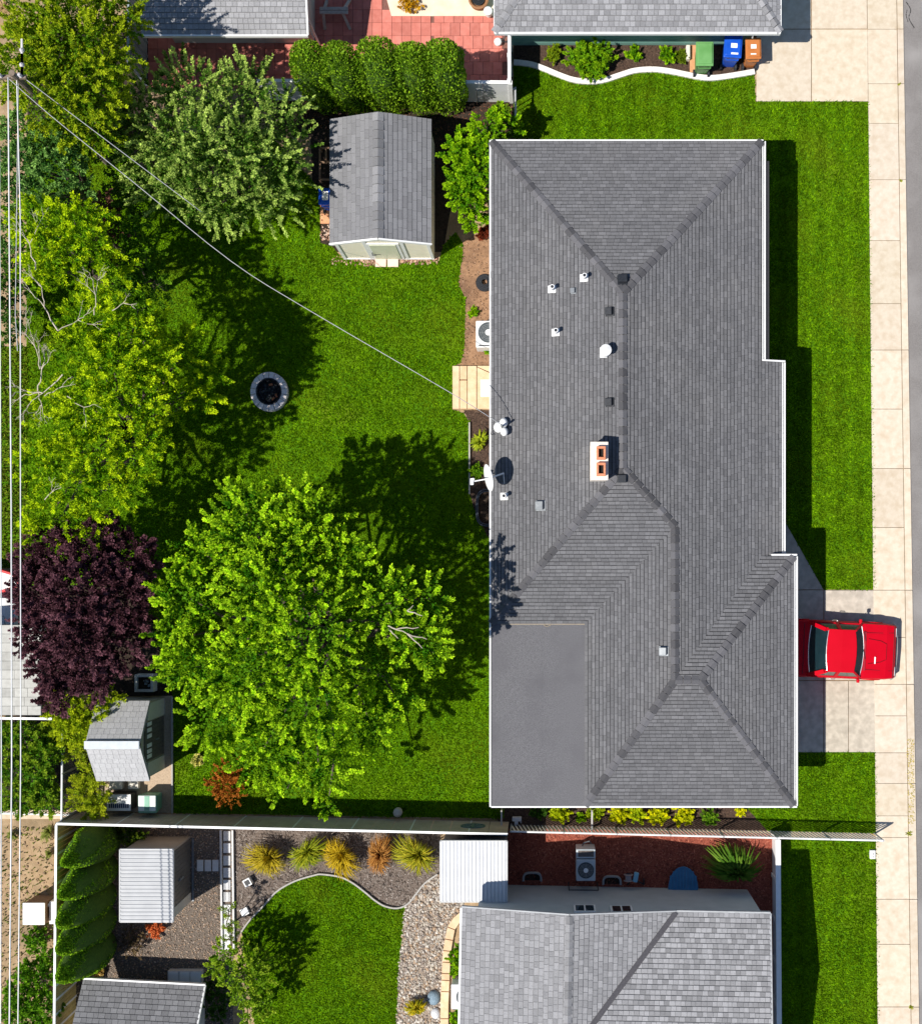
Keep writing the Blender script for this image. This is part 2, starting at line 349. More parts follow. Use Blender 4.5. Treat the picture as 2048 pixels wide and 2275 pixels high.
# ------------------------------------------------------------------ roofs
TINTS = (.72, .84, .94, 1.04, 1.14, 1.26)
def clip_poly(sub, u0, u1, v0, v1):
    def cl(p, f, g):
        out = []
        for i in range(len(p)):
            a, b = p[i-1], p[i]; fa, fb = f(a), f(b)
            if fb >= 0:
                if fa < 0: out.append(g(a, b, fa, fb))
                out.append(b)
            elif fa >= 0: out.append(g(a, b, fa, fb))
        return out
    g = lambda a, b, fa, fb: (a[0]+(b[0]-a[0])*fa/(fa-fb), a[1]+(b[1]-a[1])*fa/(fa-fb))
    for f in (lambda p: p[0]-u0, lambda p: u1-p[0], lambda p: p[1]-v0, lambda p: v1-p[1]):
        if len(sub) < 3: return []
        sub = cl(sub, f, g)
    return sub
def slope(parent, pts, e, wtab, mshingle, mdeck, budget, thick=.022, gap=.02, jw=.009, jit=.006, tints=TINTS, rowtone=.0, name='shingle'):
    """one roof plane: deck + shingle tabs. budget: list holding how many tabs may still be single objects"""
    pts = [Vector(p) for p in pts]; n = Vector((0,0,0))
    for i in range(len(pts)): n += pts[i-1].cross(pts[i])
    n.normalize()
    if n.z < 0: n = -n; pts = pts[::-1]
    u = Vector((0,0,1)).cross(n).normalized(); v = n.cross(u); O = pts[0]
    P2 = [((p-O).dot(u), (p-O).dot(v)) for p in pts]
    mb = MB(); m = len(pts)
    mb.add([p for p in pts]+[p-n*.12 for p in pts], [tuple(range(m)), tuple(range(2*m-1, m-1, -1))]+[((i+1)%m, i, m+i, m+(i+1)%m) for i in range(m)])
    mb.build('roof_deck', mdeck, parent)
    A = np.array(P2); umin, vmin = A.min(0); umax, vmax = A.max(0)
    me_var = []
    def tabmesh(k):
        h0, h1 = thick, .006
        q = [(0,0,-.002),(wtab-jw,0,-.002),(wtab-jw,e-gap,-.002),(0,e-gap,-.002),(0,0,h0),(wtab-jw,0,h0),(wtab-jw,e-gap,h1),(0,e-gap,h1)]
        me = bpy.data.meshes.new(name); me.from_pydata(q, [], [(4,5,6,7),(0,1,5,4),(1,2,6,5),(3,0,4,7)])
        a = me.color_attributes.new('Col', 'FLOAT_COLOR', 'CORNER'); a.data.foreach_set('color', [k,k,k,1]*16)
        me.materials.append(mshingle); return me
    R = Matrix((u, v, n)).transposed().to_4x4()
    big = MB(); rows = int(math.ceil((vmax-vmin)/e)); full = []
    ed = [(A[i-1], A[i]) for i in range(m)]
    for r in range(rows):
        v0 = vmin+r*e; off = random.random()*wtab; rt = 1+random.uniform(-rowtone, rowtone)
        nc = int((umax-umin)/wtab)+2; eg = [umin-off+c*wtab+random.uniform(-jit, jit) for c in range(nc+1)]
        for c in range(nc):
            u0 = eg[c]; u1 = eg[c+1]-jw; v1 = v0+e-gap
            poly = clip_poly(P2, u0, u1, v0, v1)
            if len(poly) < 3: continue
            ar = .5*abs(sum(poly[i-1][0]*poly[i][1]-poly[i][0]*poly[i-1][1] for i in range(len(poly))))
            if ar < .0006: continue
            if ar > .985*(u1-u0)*(v1-v0): full.append((u0, v0+random.uniform(-.12,.12)*gap, rt, u1-u0))
            else:
                k = random.choice(tints)*rt; w_ = lambda q: O+u*q[0]+v*q[1]
                top = [w_(q)+n*(thick+(.006-thick)*(q[1]-v0)/e) for q in poly]; bot = [w_(q)-n*.002 for q in poly]; z = len(poly)
                big.add(top+bot, [tuple(range(z))]+[((i+1)%z, i, z+i, z+(i+1)%z) for i in range(z)], (k,k,k))
    random.shuffle(full)
    for i, (u0, v0, rt, wd) in enumerate(full):
        if budget[0] > 0:
            if not me_var: me_var = [tabmesh(k) for k in tints]
            o = bpy.data.objects.new(name, random.choice(me_var)); COL.objects.link(o); o.parent = parent
            if parent.type == 'EMPTY': o.matrix_parent_inverse = Matrix.Translation(-parent.location)
            M = R @ Matrix.Diagonal((wd/(wtab-jw),1,1,1)); M.translation = O+u*u0+v*v0; o.matrix_basis = M; budget[0] -= 1
        else:
            k = random.choice(tints)*rt; h0 = thick*random.uniform(.8,1.2)
            q = [(0,0,-.002),(wd,0,-.002),(wd,e-gap,-.002),(0,e-gap,-.002),(0,0,h0),(wd,0,h0),(wd,e-gap,.006),(0,e-gap,.006)]
            b0 = O+u*u0+v*v0
            big.add([b0+u*a+v*b+n*c for a,b,c in q], [(4,5,6,7),(0,1,5,4),(1,2,6,5),(3,0,4,7)], (k,k,k))
    if big.v: tag(big.build(name+'_field', mshingle, parent), kind='stuff')
def caps(parent, a, b, f1, f2, mcap, width=.25, exp=.24, tints=(.56,.68,.80,.92,1.03), name='ridge_cap', thick=.048):
    """bent cap pieces along a hip or ridge from a (low/first) to b; f1,f2 the two planes z(x,y)"""
    a, b = Vector(a), Vector(b); d = b-a; L = d.length; d.normalize()
    hd = Vector((d.x, d.y, 0)).normalized(); sd = Vector((-hd.y, hd.x, 0))
    mid = a+d*(L*.5)
    def side(sg):
        p = mid+sd*(sg*width/2); z = min(f1(p.x,p.y), f2(p.x,p.y)); return Vector((p.x, p.y, z))-mid
    l, r = side(1), side(-1); ex = d*(exp-.014)
    U = Vector((0,0,1)); var = []
    for k in tints:
        me = bpy.data.meshes.new(name)
        lo, hi = U*(thick+.012), U*thick*.55
        q = [l+lo*.8, U*.012+lo, r+lo*.8, ex+l+hi*.8, ex+hi+U*.012, ex+r+hi*.8, l, Vector((0,0,0)), r, ex+l, ex+r]
        me.from_pydata([tuple(x) for x in q], [], [(0,1,4,3),(1,2,5,4),(6,7,1,0),(7,8,2,1),(6,0,3,9),(2,8,10,5)])
        at_ = me.color_attributes.new('Col', 'FLOAT_COLOR', 'CORNER'); at_.data.foreach_set('color', [k,k,k,1]*len(me.loops))
        me.materials.append(mcap); var.append(me)
    n = max(1, int(L/exp))
    for i in range(n):
        o = bpy.data.objects.new(name, random.choice(var)); COL.objects.link(o); o.parent = parent
        if parent.type == 'EMPTY': o.matrix_parent_inverse = Matrix.Translation(-parent.location)
        o.location = a+d*(L*i/n)
def plane(p, q, r):
    p, q, r = Vector(p), Vector(q), Vector(r); n = (q-p).cross(r-p)
    return lambda x, y: p.z-(n.x*(x-p.x)+n.y*(y-p.y))/n.z
# ================================================================== GROUND AND PAVING
def sheet(name, poly, z, m, label=None, cat=None, thick=0.0):
    P = poly; o = MB()
    if thick: o.prism(P, z-thick, z)
    else:
        a = sum(P[i-1][0]*P[i][1]-P[i][0]*P[i-1][1] for i in range(len(P)))
        if a < 0: P = P[::-1]
        o.add([(x, y, z) for x, y in P], [tuple(range(len(P)))])
    r = o.build(name, m); return tag(r, label, cat, None, 'structure')
M_DIRT = mat('dry_earth', (.30,.20,.11), (.42,.30,.18), 5, .95, .02, 25, c3=(.20,.15,.09), s3=.8)
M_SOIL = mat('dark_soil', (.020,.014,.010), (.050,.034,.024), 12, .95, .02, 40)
M_TANBED = mat('tan_bed', (.24,.135,.075), (.36,.21,.12), 9, .95, .015, 40, c3=(.16,.09,.055), s3=1.5)
M_MULCH = mat('brown_mulch', (.045,.028,.02), (.10,.06,.042), 16, .95, .02, 60)
M_REDM = mat('red_mulch', (.19,.045,.028), (.34,.095,.06), 20, .95, .02, 60)
M_GREYM = mat('grey_mulch', (.10,.075,.06), (.20,.16,.135), 18, .95, .02, 50)
M_ASPH = mat('asphalt', (.15,.138,.132), (.235,.22,.21), 60, .9, .004, 160, c3=(.29,.275,.265), s3=.5)
M_CONC = mat('pale_concrete', (.57,.49,.385), (.63,.555,.45), 9.0, .85, .003, 120, tint=True, c3=(.52,.43,.32), s3=4)
M_CONCD = mat('stained_concrete', (.42,.375,.31), (.54,.485,.405), 6.0, .85, .003, 120, tint=True, c3=(.36,.32,.265), s3=3.5)
M_LAWN = lawnmat('lawn')
M_BEIGE = mat('beige_paver', (.62,.42,.25), (.72,.53,.35), 5, .85, .003, 90, tint=True)
sheet('ground', [(-160,-160),(160,-160),(160,160),(-160,160)], 0.0, M_DIRT, 'bare dry earth under the gardens', 'ground')
EL = lambda y: 1925+23*y/2275; ER = lambda y: 1990+32*y/2275; KR = lambda y: 2004+36*y/2275
Y0, Y1 = -420, 2700
sheet('road', poly_at([(KR(Y0),Y0),(2600,Y0),(2600,Y1),(KR(Y1),Y1)]), .006, M_ASPH, 'grey asphalt street along the kerb', 'road')
def slabs(name, label, cat, quads, m, z=.045, gap=.006, bevel=.008, tv=.07, lab=None):
    c = quads[0]; o = bpy.data.objects.new(name, None); COL.objects.link(o); o.location = at(*c[0])
    tag(o, label, cat, None, 'structure')
    for q in quads:
        P = [at(x, y) for x, y in q]; ce = sum(P, Vector())/len(P)
        P = [p+(ce-p).normalized()*gap*1.4 for p in P]
        k = 1+random.uniform(-tv, tv); s = MB(); s.prism(P, -.05, z, (k, k*random.uniform(.985,1.0), k*random.uniform(.96,1.0)))
        s.build('slab', m, o, bevel=bevel)
    return o
joints = [Y0, -180, -60, 66, 187, 275, 400, 535, 675, 778, 909, 1041, 1172, 1311, 1416, 1520, 1590, 1672, 1740, 1812, 1860, 1997, 2097, 2236, 2360, 2480, Y1]
slabs('pavement', 'pale concrete pavement of long slabs beside the kerb', 'pavement',
      [[(EL(a),a),(ER(a),a),(ER(b),b),(EL(b),b)] for a, b in zip(joints, joints[1:])], M_CONC)
kb = [Y0, 66, 187, 400, 778, 1041, 1311, 1520, 1740, 1997, 2236, Y1]
slabs('kerb', 'pale concrete kerb between pavement and street', 'kerb',
      [[(ER(a)+1,a),(KR(a),a),(KR(b),b),(ER(b)+1,b)] for a, b in zip(kb, kb[1:])], M_CONC, z=.06)
slabs('driveway', 'stained concrete driveway under the red car', 'driveway',
      [[(1500,1311),(1828,1311),(1828,1511),(1500,1511)], [(1829,1311),(1941,1311),(1943,1511),(1829,1511)],
       [(1500,1512),(1828,1512),(1828,1671),(1500,1671)], [(1829,1512),(1883,1512),(1883,1671),(1829,1671)], [(1884,1512),(1943,1512),(1944,1671),(1884,1671)],
       [(1600,1150),(1737,1149),(1828,1310),(1600,1310)]], M_CONCD, z=.04)
slabs('driveway', 'pale concrete driveway beside the three bins', 'driveway',
      [[(1600,-300),(1801,-300),(1801,-70),(1600,-70)], [(1802,-300),(1924,-300),(1925,-70),(1802,-70)],
       [(1600,-69),(1801,-69),(1801,65),(1600,65)], [(1802,-69),(1924,-69),(1925,65),(1802,65)],
       [(1679,66),(1801,66),(1801,226),(1679,226)], [(1802,66),(1926,66),(1927,226),(1802,226)]], M_CONC, z=.04)
# lawns
edge = [(1141,140),(1176,144),(1207,154),(1238,167),(1272,179),(1307,183),(1341,180),(1379,168),(1409,159),(1448,156),(1486,160),(1521,167),(1552,173),(1579,175),(1617,171),(1675,161)]
front = poly_at(edge+[(1677,226),(1927,226),(1942,1310),(1829,1310),(1738,1150),(1600,1150),(1600,450),(1141,450)])
front2 = poly_at([(1600,1671),(1944,1671),(1946.5,1851),(1705,1846),(1660,1797),(1600,1780)])
right = poly_at([(1733,1860),(1947,1864),(1950,2500),(1733,2500)])
back = poly_at([(60,300),(600,300),(711,420),(711,540),(738,548),(762,575),(830,590),(975,580),(985,545),(1012,515),(1028,540),(1028,560),(1018,629),(1034,664),(1032,768),(1024,806),(1006,814),(1005,910),(1030,918),(1043,939),(1043,1098),(1055,1137),(1080,1188),(1120,1250),(1120,1818),(385,1806),(385,1545),(215,1548),(215,1380),(60,1380)])
centre = [(699,1943),(718,1941),(757,1947),(784,1960),(811,1980),(834,1999),(857,2012),(884,2016),(899,2014),(893,2080),(885,2157),(881,2275),(880,2500),(575,2500),(566,2275),(548,2150),(538,2068),(558,2041),(588,2010),(615,1980),(654,1957)]
centre = poly_at(centre)
strip = poly_at([(-160,770),(62,770),(62,1262),(-160,1262)])
for nm, p, lb in (('front_lawn', front, 'front lawn'),('front_lawn', front2, 'lawn below driveway'),('side_lawn', right, 'neighbour lawn'),('back_lawn', back, 'back lawn'),('garden_lawn', centre, 'rounded lawn'),('alley_grass', strip, 'alley grass')):
    sheet(nm, p, .010, M_LAWN)
GC1, GC2 = (.042,.118,.0008), (.150,.290,.0025)
blades('grass', front, 900, GC1, GC2, label='mown striped grass in front of the grey hip roof house', streak=.12, holes=[poly_at([(1110,330),(1690,330),(1700,1300),(1110,1300)])])
blades('grass', front2, 900, GC1, GC2, label='mown grass below the driveway of the red car')
blades('grass', right, 900, GC1, GC2, label='mown grass at the lower right beside the pavement', streak=.09)
blades('grass', back, 750, GC1, GC2, label='mown back garden grass around the fire pit', holes=[poly_at([(40,1280),(300,1280),(345,1400),(384,1545),(384,1600),(40,1600)])])
blades('grass', centre, 900, GC1, GC2, label='rounded lawn edged with river stones and mulch')
blades('grass', strip, 500, (.09,.14,.01), (.22,.28,.02), (.05,.14), .03, label='rough yellow green grass in the alley at the left edge')
blades('weeds', poly_at([(-30,1835),(122,1835),(118,2275),(-30,2275)]), 60, (.09,.14,.02), (.22,.26,.05), (.05,.15), .03, label='sparse weeds on the bare earth of the alley')
# beds
sheet('planting_bed', poly_at([(1018,545),(1120,480),(1120,815),(1006,814),(1024,806),(1032,768),(1034,664),(1018,629),(1028,560)]), .006, M_TANBED)
sheet('planting_bed', poly_at([(1030,911),(1120,911),(1120,1250),(1080,1188),(1055,1137),(1043,1098),(1043,939)]), .006, M_MULCH)
sheet('planting_bed', poly_at([(-20,1595),(384,1560),(384,1590),(215,1600),(215,1799),(-20,1799)]), .005, M_SOIL)  # dark sheet so the sparse shrubs show dark gaps, not pale ground
sheet('planting_bed', poly_at([(60,1300),(330,1300),(384,1545),(215,1548),(60,1595)]), .0125, M_SOIL)  # dark sheet over the lawn, standing in for shade below the plum
sheet('planting_bed', poly_at([(70,60),(330,60),(330,300),(60,300)]), .004, M_SOIL)  # dark sheet standing in for the shaded gaps of the elm crown
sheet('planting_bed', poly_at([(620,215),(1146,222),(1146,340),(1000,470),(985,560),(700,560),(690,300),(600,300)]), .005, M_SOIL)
sheet('planting_bed', poly_at([(1141,80),(1679,80),(1679,160)]+edge[::-1]), .007, M_MULCH)
southbed = poly_at([(1100,1770),(1600,1780),(1660,1797),(1705,1846),(1130,1842),(1100,1818)])
sheet('planting_bed', southbed, .007, M_MULCH)
redbed = poly_at([(1128,1838),(1722,1852),(1727,2300),(1128,2300)])
sheet('planting_bed', redbed, .006, M_REDM)
beltedge = [(972,1941),(945,1960),(926,1983),(907,2006),(884,2016),(857,2012),(834,1999),(811,1980),(784,1960),(757,1947),(718,1941),(699,1943),(654,1957),(615,1980),(588,2010),(558,2041),(538,2068)]
greybed = poly_at([(518,1838),(978,1850),(978,1941)]+beltedge+[(518,2110)])
sheet('planting_bed', greybed, .006, M_GREYM)
rocks = poly_at([(899,2014),(907,2006),(926,1983),(945,1960),(972,1941),(1030,1941),(1032,2022),(1007,2041),(993,2068),(988,2095),(984,2133),(982,2275),(982,2500),(880,2500),(881,2275),(885,2157),(893,2080)])
sheet('gravel_bed', rocks, .006, mat('gravel_sand', (.22,.17,.13), (.36,.29,.23), 20, .95, .02, 50))
metalbed = poly_at([(172,1806),(518,1830),(518,2290),(150,2290),(165,1900)])
sheet('gravel_bed', metalbed, .004, mat('dark_gravel_bed', (.10,.08,.065), (.19,.155,.125), 25, .95, .02, 60))
barnpad = poly_at([(215,1560),(384,1545),(386,1806),(215,1800)])
sheet('gravel_bed', barnpad, .014, mat('buff_grit', (.36,.27,.19), (.50,.39,.28), 30, .95, .01, 80))
sheet('concrete_path', poly_at([(-160,1799),(172,1799),(168,1819),(-160,1819)]), .03, mat('path_concrete', (.50,.40,.28), (.62,.5,.37), 8, .9), 'narrow pale concrete strip at the left below the fence corner', 'path', .06)
CH = ((.05,.028,.02),(.09,.055,.04),(.13,.085,.06),(.03,.02,.015))
stones('mulch', southbed, 260, .02, .045, CH, .008, .5, 'brown bark chips under the yellow shrubs', 'mulch', chip=True, mname='chip')
stones('mulch', poly_at([(1141,85),(1679,85),(1679,158)]+edge[::-1]), 220, .02, .045, CH, .008, .5, 'brown bark chips behind the curved white edging', 'mulch', chip=True, mname='chip')
stones('mulch', poly_at([(1030,911),(1092,911),(1092,1195),(1080,1188),(1055,1137),(1043,1098),(1043,939)]), 300, .02, .045, CH, .008, .5, 'dark bark chips along the west eave of the house', 'mulch', chip=True, mname='chip')
stones('mulch', redbed, 320, .02, .05, ((.24,.055,.035),(.36,.10,.06),(.46,.16,.10),(.16,.035,.022)), .008, .5, 'red bark chips beside the grey neighbouring wall', 'mulch', chip=True, mname='chip')
stones('mulch', greybed, 330, .02, .055, ((.10,.075,.06),(.20,.165,.14),(.30,.26,.23),(.055,.042,.035)), .008, .5, 'greyish bark chips around the ornamental grasses', 'mulch', chip=True, mname='chip')
stones('mulch', poly_at([(620,218),(1140,225),(1140,330),(970,330),(690,280)]), 200, .02, .045, ((.05,.022,.014),(.11,.05,.03),(.20,.08,.04)), .008, .5, 'dark red brown chips under the clipped cedar row', 'mulch', chip=True, mname='chip')
stones('gravel', poly_at([(1018,545),(1092,500),(1092,812),(1006,812),(1024,806),(1032,768),(1034,664),(1018,629),(1028,560)]), 150, .012, .03, ((.28,.16,.09),(.40,.26,.17),(.14,.08,.05)), .008, .6, 'tan crumbly grit beside the air conditioner', 'gravel')
stones('gravel', rocks, 380, .025, .065, ((.44,.38,.32),(.52,.48,.43),(.33,.275,.23),(.38,.265,.175),(.22,.18,.155),(.46,.41,.34)), .008, .6, 'pale river stones between lawn and neighbouring house', 'gravel')
stones('gravel', metalbed, 330, .014, .034, ((.28,.21,.165),(.40,.32,.26),(.18,.135,.105),(.42,.29,.195)), .008, .6, 'grey brown gravel around the corrugated metal shed', 'gravel')
stones('gravel', poly_at([(740,568),(834,574),(834,594),(760,586),(735,590)]), 260, .03, .05, ((.42,.24,.17),(.55,.36,.27),(.25,.12,.09)), .008, .6, 'pinkish gravel strip left of the shed doorstep', 'gravel')
stones('gravel', poly_at([(886,574),(972,570),(972,586),(886,590)]), 260, .03, .05, ((.42,.24,.17),(.55,.36,.27),(.25,.12,.09)), .008, .6, 'pinkish gravel strip right of the shed doorstep', 'gravel')
stones('gravel', poly_at([(712,500),(736,500),(736,535),(712,535)]), 300, .03, .05, ((.5,.35,.27),(.6,.45,.36),(.3,.17,.12)), .02, .6, 'pink gravel patch below the blue bin by the shed', 'gravel')
stones('gravel', poly_at([(0,1840),(122,1840),(118,2275),(0,2275)]), 40, .02, .045, ((.3,.2,.12),(.42,.3,.19),(.25,.17,.11)), .005, .5, 'loose clods on the bare earth of the alley', 'gravel')
# curved white concrete edging beside the bins: cast in pieces
ce = smoothline([at(x, y).to_3d() for x, y in edge], 4)
th = thing('garden_edging', 'white curved concrete edging between the mulch bed and the front lawn', 'edging', ce[0])
for i in range(0, len(ce)-1, 6):
    s = MB(); seg = ce[i:i+7]; a = []; b = []
    for j, p in enumerate(seg):
        k = min(i+j, len(ce)-1); d = (ce[min(k+1, len(ce)-1)]-ce[max(k-1, 0)]).normalized(); q = Vector((-d.y, d.x, 0))
        a.append(p+q*.085); b.append(p-q*.085)
    s.prism([(p.x, p.y) for p in a]+[(p.x, p.y) for p in b[::-1]], -.02, .11)
    s.build('edging_piece', mat('white_kerbing', (.74,.70,.66), (.84,.80,.77), 10, .8, .003), th, bevel=.012)
# steel edging of the rounded lawn
for pts, lb in ((beltedge, 'thin grey curved edging between the ornamental grass bed and the rounded lawn'),([(1043,1098),(1043,939)], 'straight dark strip edging the mulch bed by the satellite dish'),([(385,1806),(384,1547)], 'thin grey edging strip right of the small barn')):
    c = smoothline([at(x, y).to_3d() for x, y in pts], 5); s = MB()
    for p, q in zip(c, c[1:]): s.beam(p+Vector((0,0,.05)), q+Vector((0,0,.05)), .05, .11)
    o = s.build('lawn_edging', mat('edging_grey', (.33,.31,.29), (.42,.40,.37), 10, .7)); tag(o, lb, 'edging')
# ------------------------------------------------------------------ red paver patio
pat = bpy.data.objects.new('patio', None); COL.objects.link(pat); pat.location = at(900, 100); tag(pat, 'red square paver patio behind the clipped cedar row', 'patio', None, 'structure')
M_PAV = mat('red_paver', (.50,.155,.12), (.58,.20,.16), 6, .9, .003, 100, tint=True)
sb = MB(); a, b = at(330, 196), at(1131, -60); sb.box(a.x, a.y, -.02, b.x, b.y, .018); sb.build('sand_base', mat('joint_sand', (.16,.07,.055), (.22,.10,.08), 20), pat)
pm = []
for k in (.86,.93,1.0,1.05,1.12):
    s = MB(); s.cbox((0,0,0), (.306,.414,.05), c=(k,k,k)); o = s.build('paver', M_PAV, pat, bevel=.006); pm.append(o)
cnt = 0
for r in range(9):
    for c in range(37):
        x, y = 341+c*21.63+(7 if r % 2 and c > 28 else 0), 182-r*28.9
        if (x < 690 and y < 62) or x > 1124 or y < -52: continue
        if 858 < x < 1100 and y < 28: continue
        o = pm[cnt] if cnt < 5 else bpy.data.objects.new('paver', random.choice(pm).data)
        if cnt >= 5:
            COL.objects.link(o); o.parent = pat; o.matrix_parent_inverse = Matrix.Translation(-pat.location)
        o.location = at(x, y)+Vector((0,0,.022+random.uniform(0,.004))); o.rotation_euler[2] = random.uniform(-.006,.006); cnt += 1
sheet('concrete_pad', poly_at([(846,-50),(870,37),(1100,37),(1100,-50)]), .055, mat('cream_concrete', (.66,.56,.42), (.74,.65,.52), 3, .85, .002, 90), 'cream concrete pad at the top edge of the red patio', 'pad', .07)

# weeds and moss in the kerb joints, tar lines on the street
for px,py,r,lb in ((1996,187,.06,'tiny weed in the kerb joint, uppermost'),(1999,402,.07,'tiny weed in the kerb joint level with the roof corner'),(2018,1852,.13,'green weed in the kerb joint by the chain link fence end'),(2021,2236,.10,'weed in the kerb joint at the lower right')):
    fountain_grass('kerb_weed', lb, px, py, r, .08, ((.20,.24,.02),(.42,.42,.05)), None, 40, .012, 'weed')
stones('moss', poly_at([(2012,1640),(2028,1640),(2030,1830),(2016,1830)]), 500, .012, .03, ((.50,.38,.10),(.42,.36,.12),(.55,.45,.2)), .058, .3, 'yellow moss along the kerb below the driveway', 'moss')
M_TAR = mat('tar', (.035,.033,.032), (.05,.048,.046), 30, .8)
for i,pts in enumerate((((2012,4),(2022,22),(2018,40),(2030,62)),((2014,22),(2012,34),(2016,48)))):
    c = smoothline([at(x,y,.008).to_3d() for x,y in pts], 5); s = MB()
    for p,q in zip(c,c[1:]):
        d_ = (q-p).normalized(); n_ = Vector((-d_.y,d_.x,0))*.012*random.uniform(.5,1.6); s.add([p-n_,p+n_,q+n_,q-n_],[(0,3,2,1)])
    tag(s.build('tar_line', M_TAR), None, None, None, 'structure')
# ================================================================== MAIN HOUSE
M_SH = mat('grey_shingle', (.106,.106,.112), (.156,.156,.164), 55, .92, .004, 140, tint=True, c3=(.150,.148,.152), s3=.45)
M_SHL = mat('pale_shingle', (.215,.215,.225), (.295,.295,.305), 40, .92, .004, 140, tint=True)
M_DECKL = mat('pale_underlay', (.13,.13,.135), (.17,.17,.175), 30, .95)
M_DECK = mat('roof_felt', (.030,.030,.034), (.045,.045,.05), 30, .95)
M_CAP = mat('cap_shingle', (.105,.104,.113), (.145,.143,.153), 60, .92, .003, 150, tint=True)
M_WHITE = mat('white_paint', (.78,.78,.77), (.84,.84,.83), 6, .45)
M_WALL = mat('beige_siding', (.5,.46,.38), (.55,.5,.42), 4, .8)
M_BLACK = mat('black_metal', (.018,.02,.024), (.03,.033,.04), 20, .5)
M_GREYMET = mat('grey_metal', (.16,.175,.19), (.22,.235,.25), 12, .45, metal=.3)
M_GLASS = mat('dark_glass', (.012,.018,.022), (.02,.03,.035), 3, .06, spec=.6)
M_WOOD = mat('weathered_wood', (.20,.12,.075), (.30,.19,.125), 14, .85, .004)
house = thing('hip_roof_house', 'large grey shingled hip roof house with white gutters, centre right', 'house', (2.5, 3, 0))
EW, EE, EN, ZE, Z1 = -1.499, 6.751, 12.87, 2.6, 4.15
XR, YN, YS = 2.412, 7.908, 2.768
X2 = 4.0; pe = (Z1-ZE)/(EE-XR); Z2 = Z1-pe*(X2-XR); ps = .335
YSW = YS-(Z1-ZE)/ps; Y2 = YS-(pe/ps)*(X2-XR); XV = 1.36; YG = -3.494; XG = 4.75; YE = -7.425; XE2 = 7.728; YGN = .19
XP, YP = 7.40, 6.149; ZP = ZE-pe*(XP-EE)
aN, aS = Vector((XR,YN,Z1)), Vector((XR,YS,Z1)); r2a, r2b = Vector((X2,Y2,Z2)), Vector((X2,YG,Z2)); g2 = Vector((XG,YG,Z2))
NW, NE, SW = Vector((EW,EN,ZE)), Vector((EE,EN,ZE)), Vector((EW,YSW,ZE))
V1 = Vector((XV,YSW,ZE)); W2S = Vector((XV,YE,ZE)); SE = Vector((XE2,YE,ZE)); GNE = Vector((XE2,YGN,ZE)); GNW = Vector((EE,YGN,ZE))
fW, fE, fN, fS = plane(NW,aN,SW), plane(aN,NE,aS), plane(aN,NW,NE), plane(aS,SW,V1)
fW2, fGS, fGE, fGN = plane(r2a,V1,r2b), plane(r2b,W2S,SE), plane(g2,SE,GNE), plane(r2b,GNW,g2)
roof = MB(); roof.box(-.9,-7.0,2.44,7.0,12.3,2.5); roof = roof.build('roof', M_DECK, house)
bud = [300]
for poly in ([NW,SW,aS,aN], [NW,aN,NE], [aS,SW,V1,r2a], [r2a,V1,W2S,r2b], [r2b,W2S,SE,g2], [g2,SE,GNE], [r2b,g2,GNE,GNW],
             [aN,aS,r2a,r2b,GNW,Vector((XP,YGN,ZP)),Vector((XP,YP,ZP)),Vector((EE,YP,ZE)),NE]):
    slope(roof, poly, .118, .185, M_SH, M_DECK, bud, thick=.024, gap=.028, jw=.006, jit=.03, tints=(.88,.93,.97,1.0,1.03,1.08,1.15), rowtone=.08)
for a, b, f, g in ((NW,aN,fW,fN),(NE,aN,fE,fN),(aS,aN,fW,fE),(SW,aS,fW,fS),(r2a,aS,fE,fS),(r2b,r2a,fW2,fE),(W2S,r2b,fW2,fGS),(SE,g2,fGE,fGS),(GNE,g2,fGE,fGN),(r2b,g2,fGN,fGS)):
    caps(roof, a, b, f, g, M_CAP)
# low slope patio roof
fl = MB(); fl.add([(EW,YSW,2.585),(XV,YSW,2.60),(XV,YE,2.60),(EW,YE,2.585),(EW,YSW,2.46),(XV,YSW,2.46),(XV,YE,2.46),(EW,YE,2.46)], [(0,3,2,1),(4,5,6,7),(0,1,5,4),(1,2,6,5),(2,3,7,6),(3,0,4,7)])
flat = fl.build('patio_roof', mat('rolled_roofing', (.092,.091,.098), (.160,.158,.168), 45, .95, .004, 160, c3=(.105,.103,.112), s3=.9), house)
tag(flat, 'smooth flat grey patio roof')
s = MB(); s.box(EW+.3, YSW-.035, 2.588, XV, YSW-.01, 2.612); s.tube([(0.1,YSW-.05,2.612),(.2,YSW-.09,2.615),(.32,YSW-.05,2.612)], .012, 5); s.build('roof_seam', mat('seam_tan', (.26,.22,.17), (.34,.28,.2), 20), flat)
for x in (.05,):
    s = MB(); s.box(x-.008, YE+.02, 2.58, x+.008, YSW-.06, 2.597); s.build('sheet_lap', MATS['rolled_roofing'], flat)
# walls
w_ = MB(); w_.prism([(-1.05,-7.0),(7.3,-7.0),(7.3,-.25),(6.3,-.25),(6.3,12.4),(-1.05,12.4)], 0, 2.46); w_.build('wall', M_WALL, house)
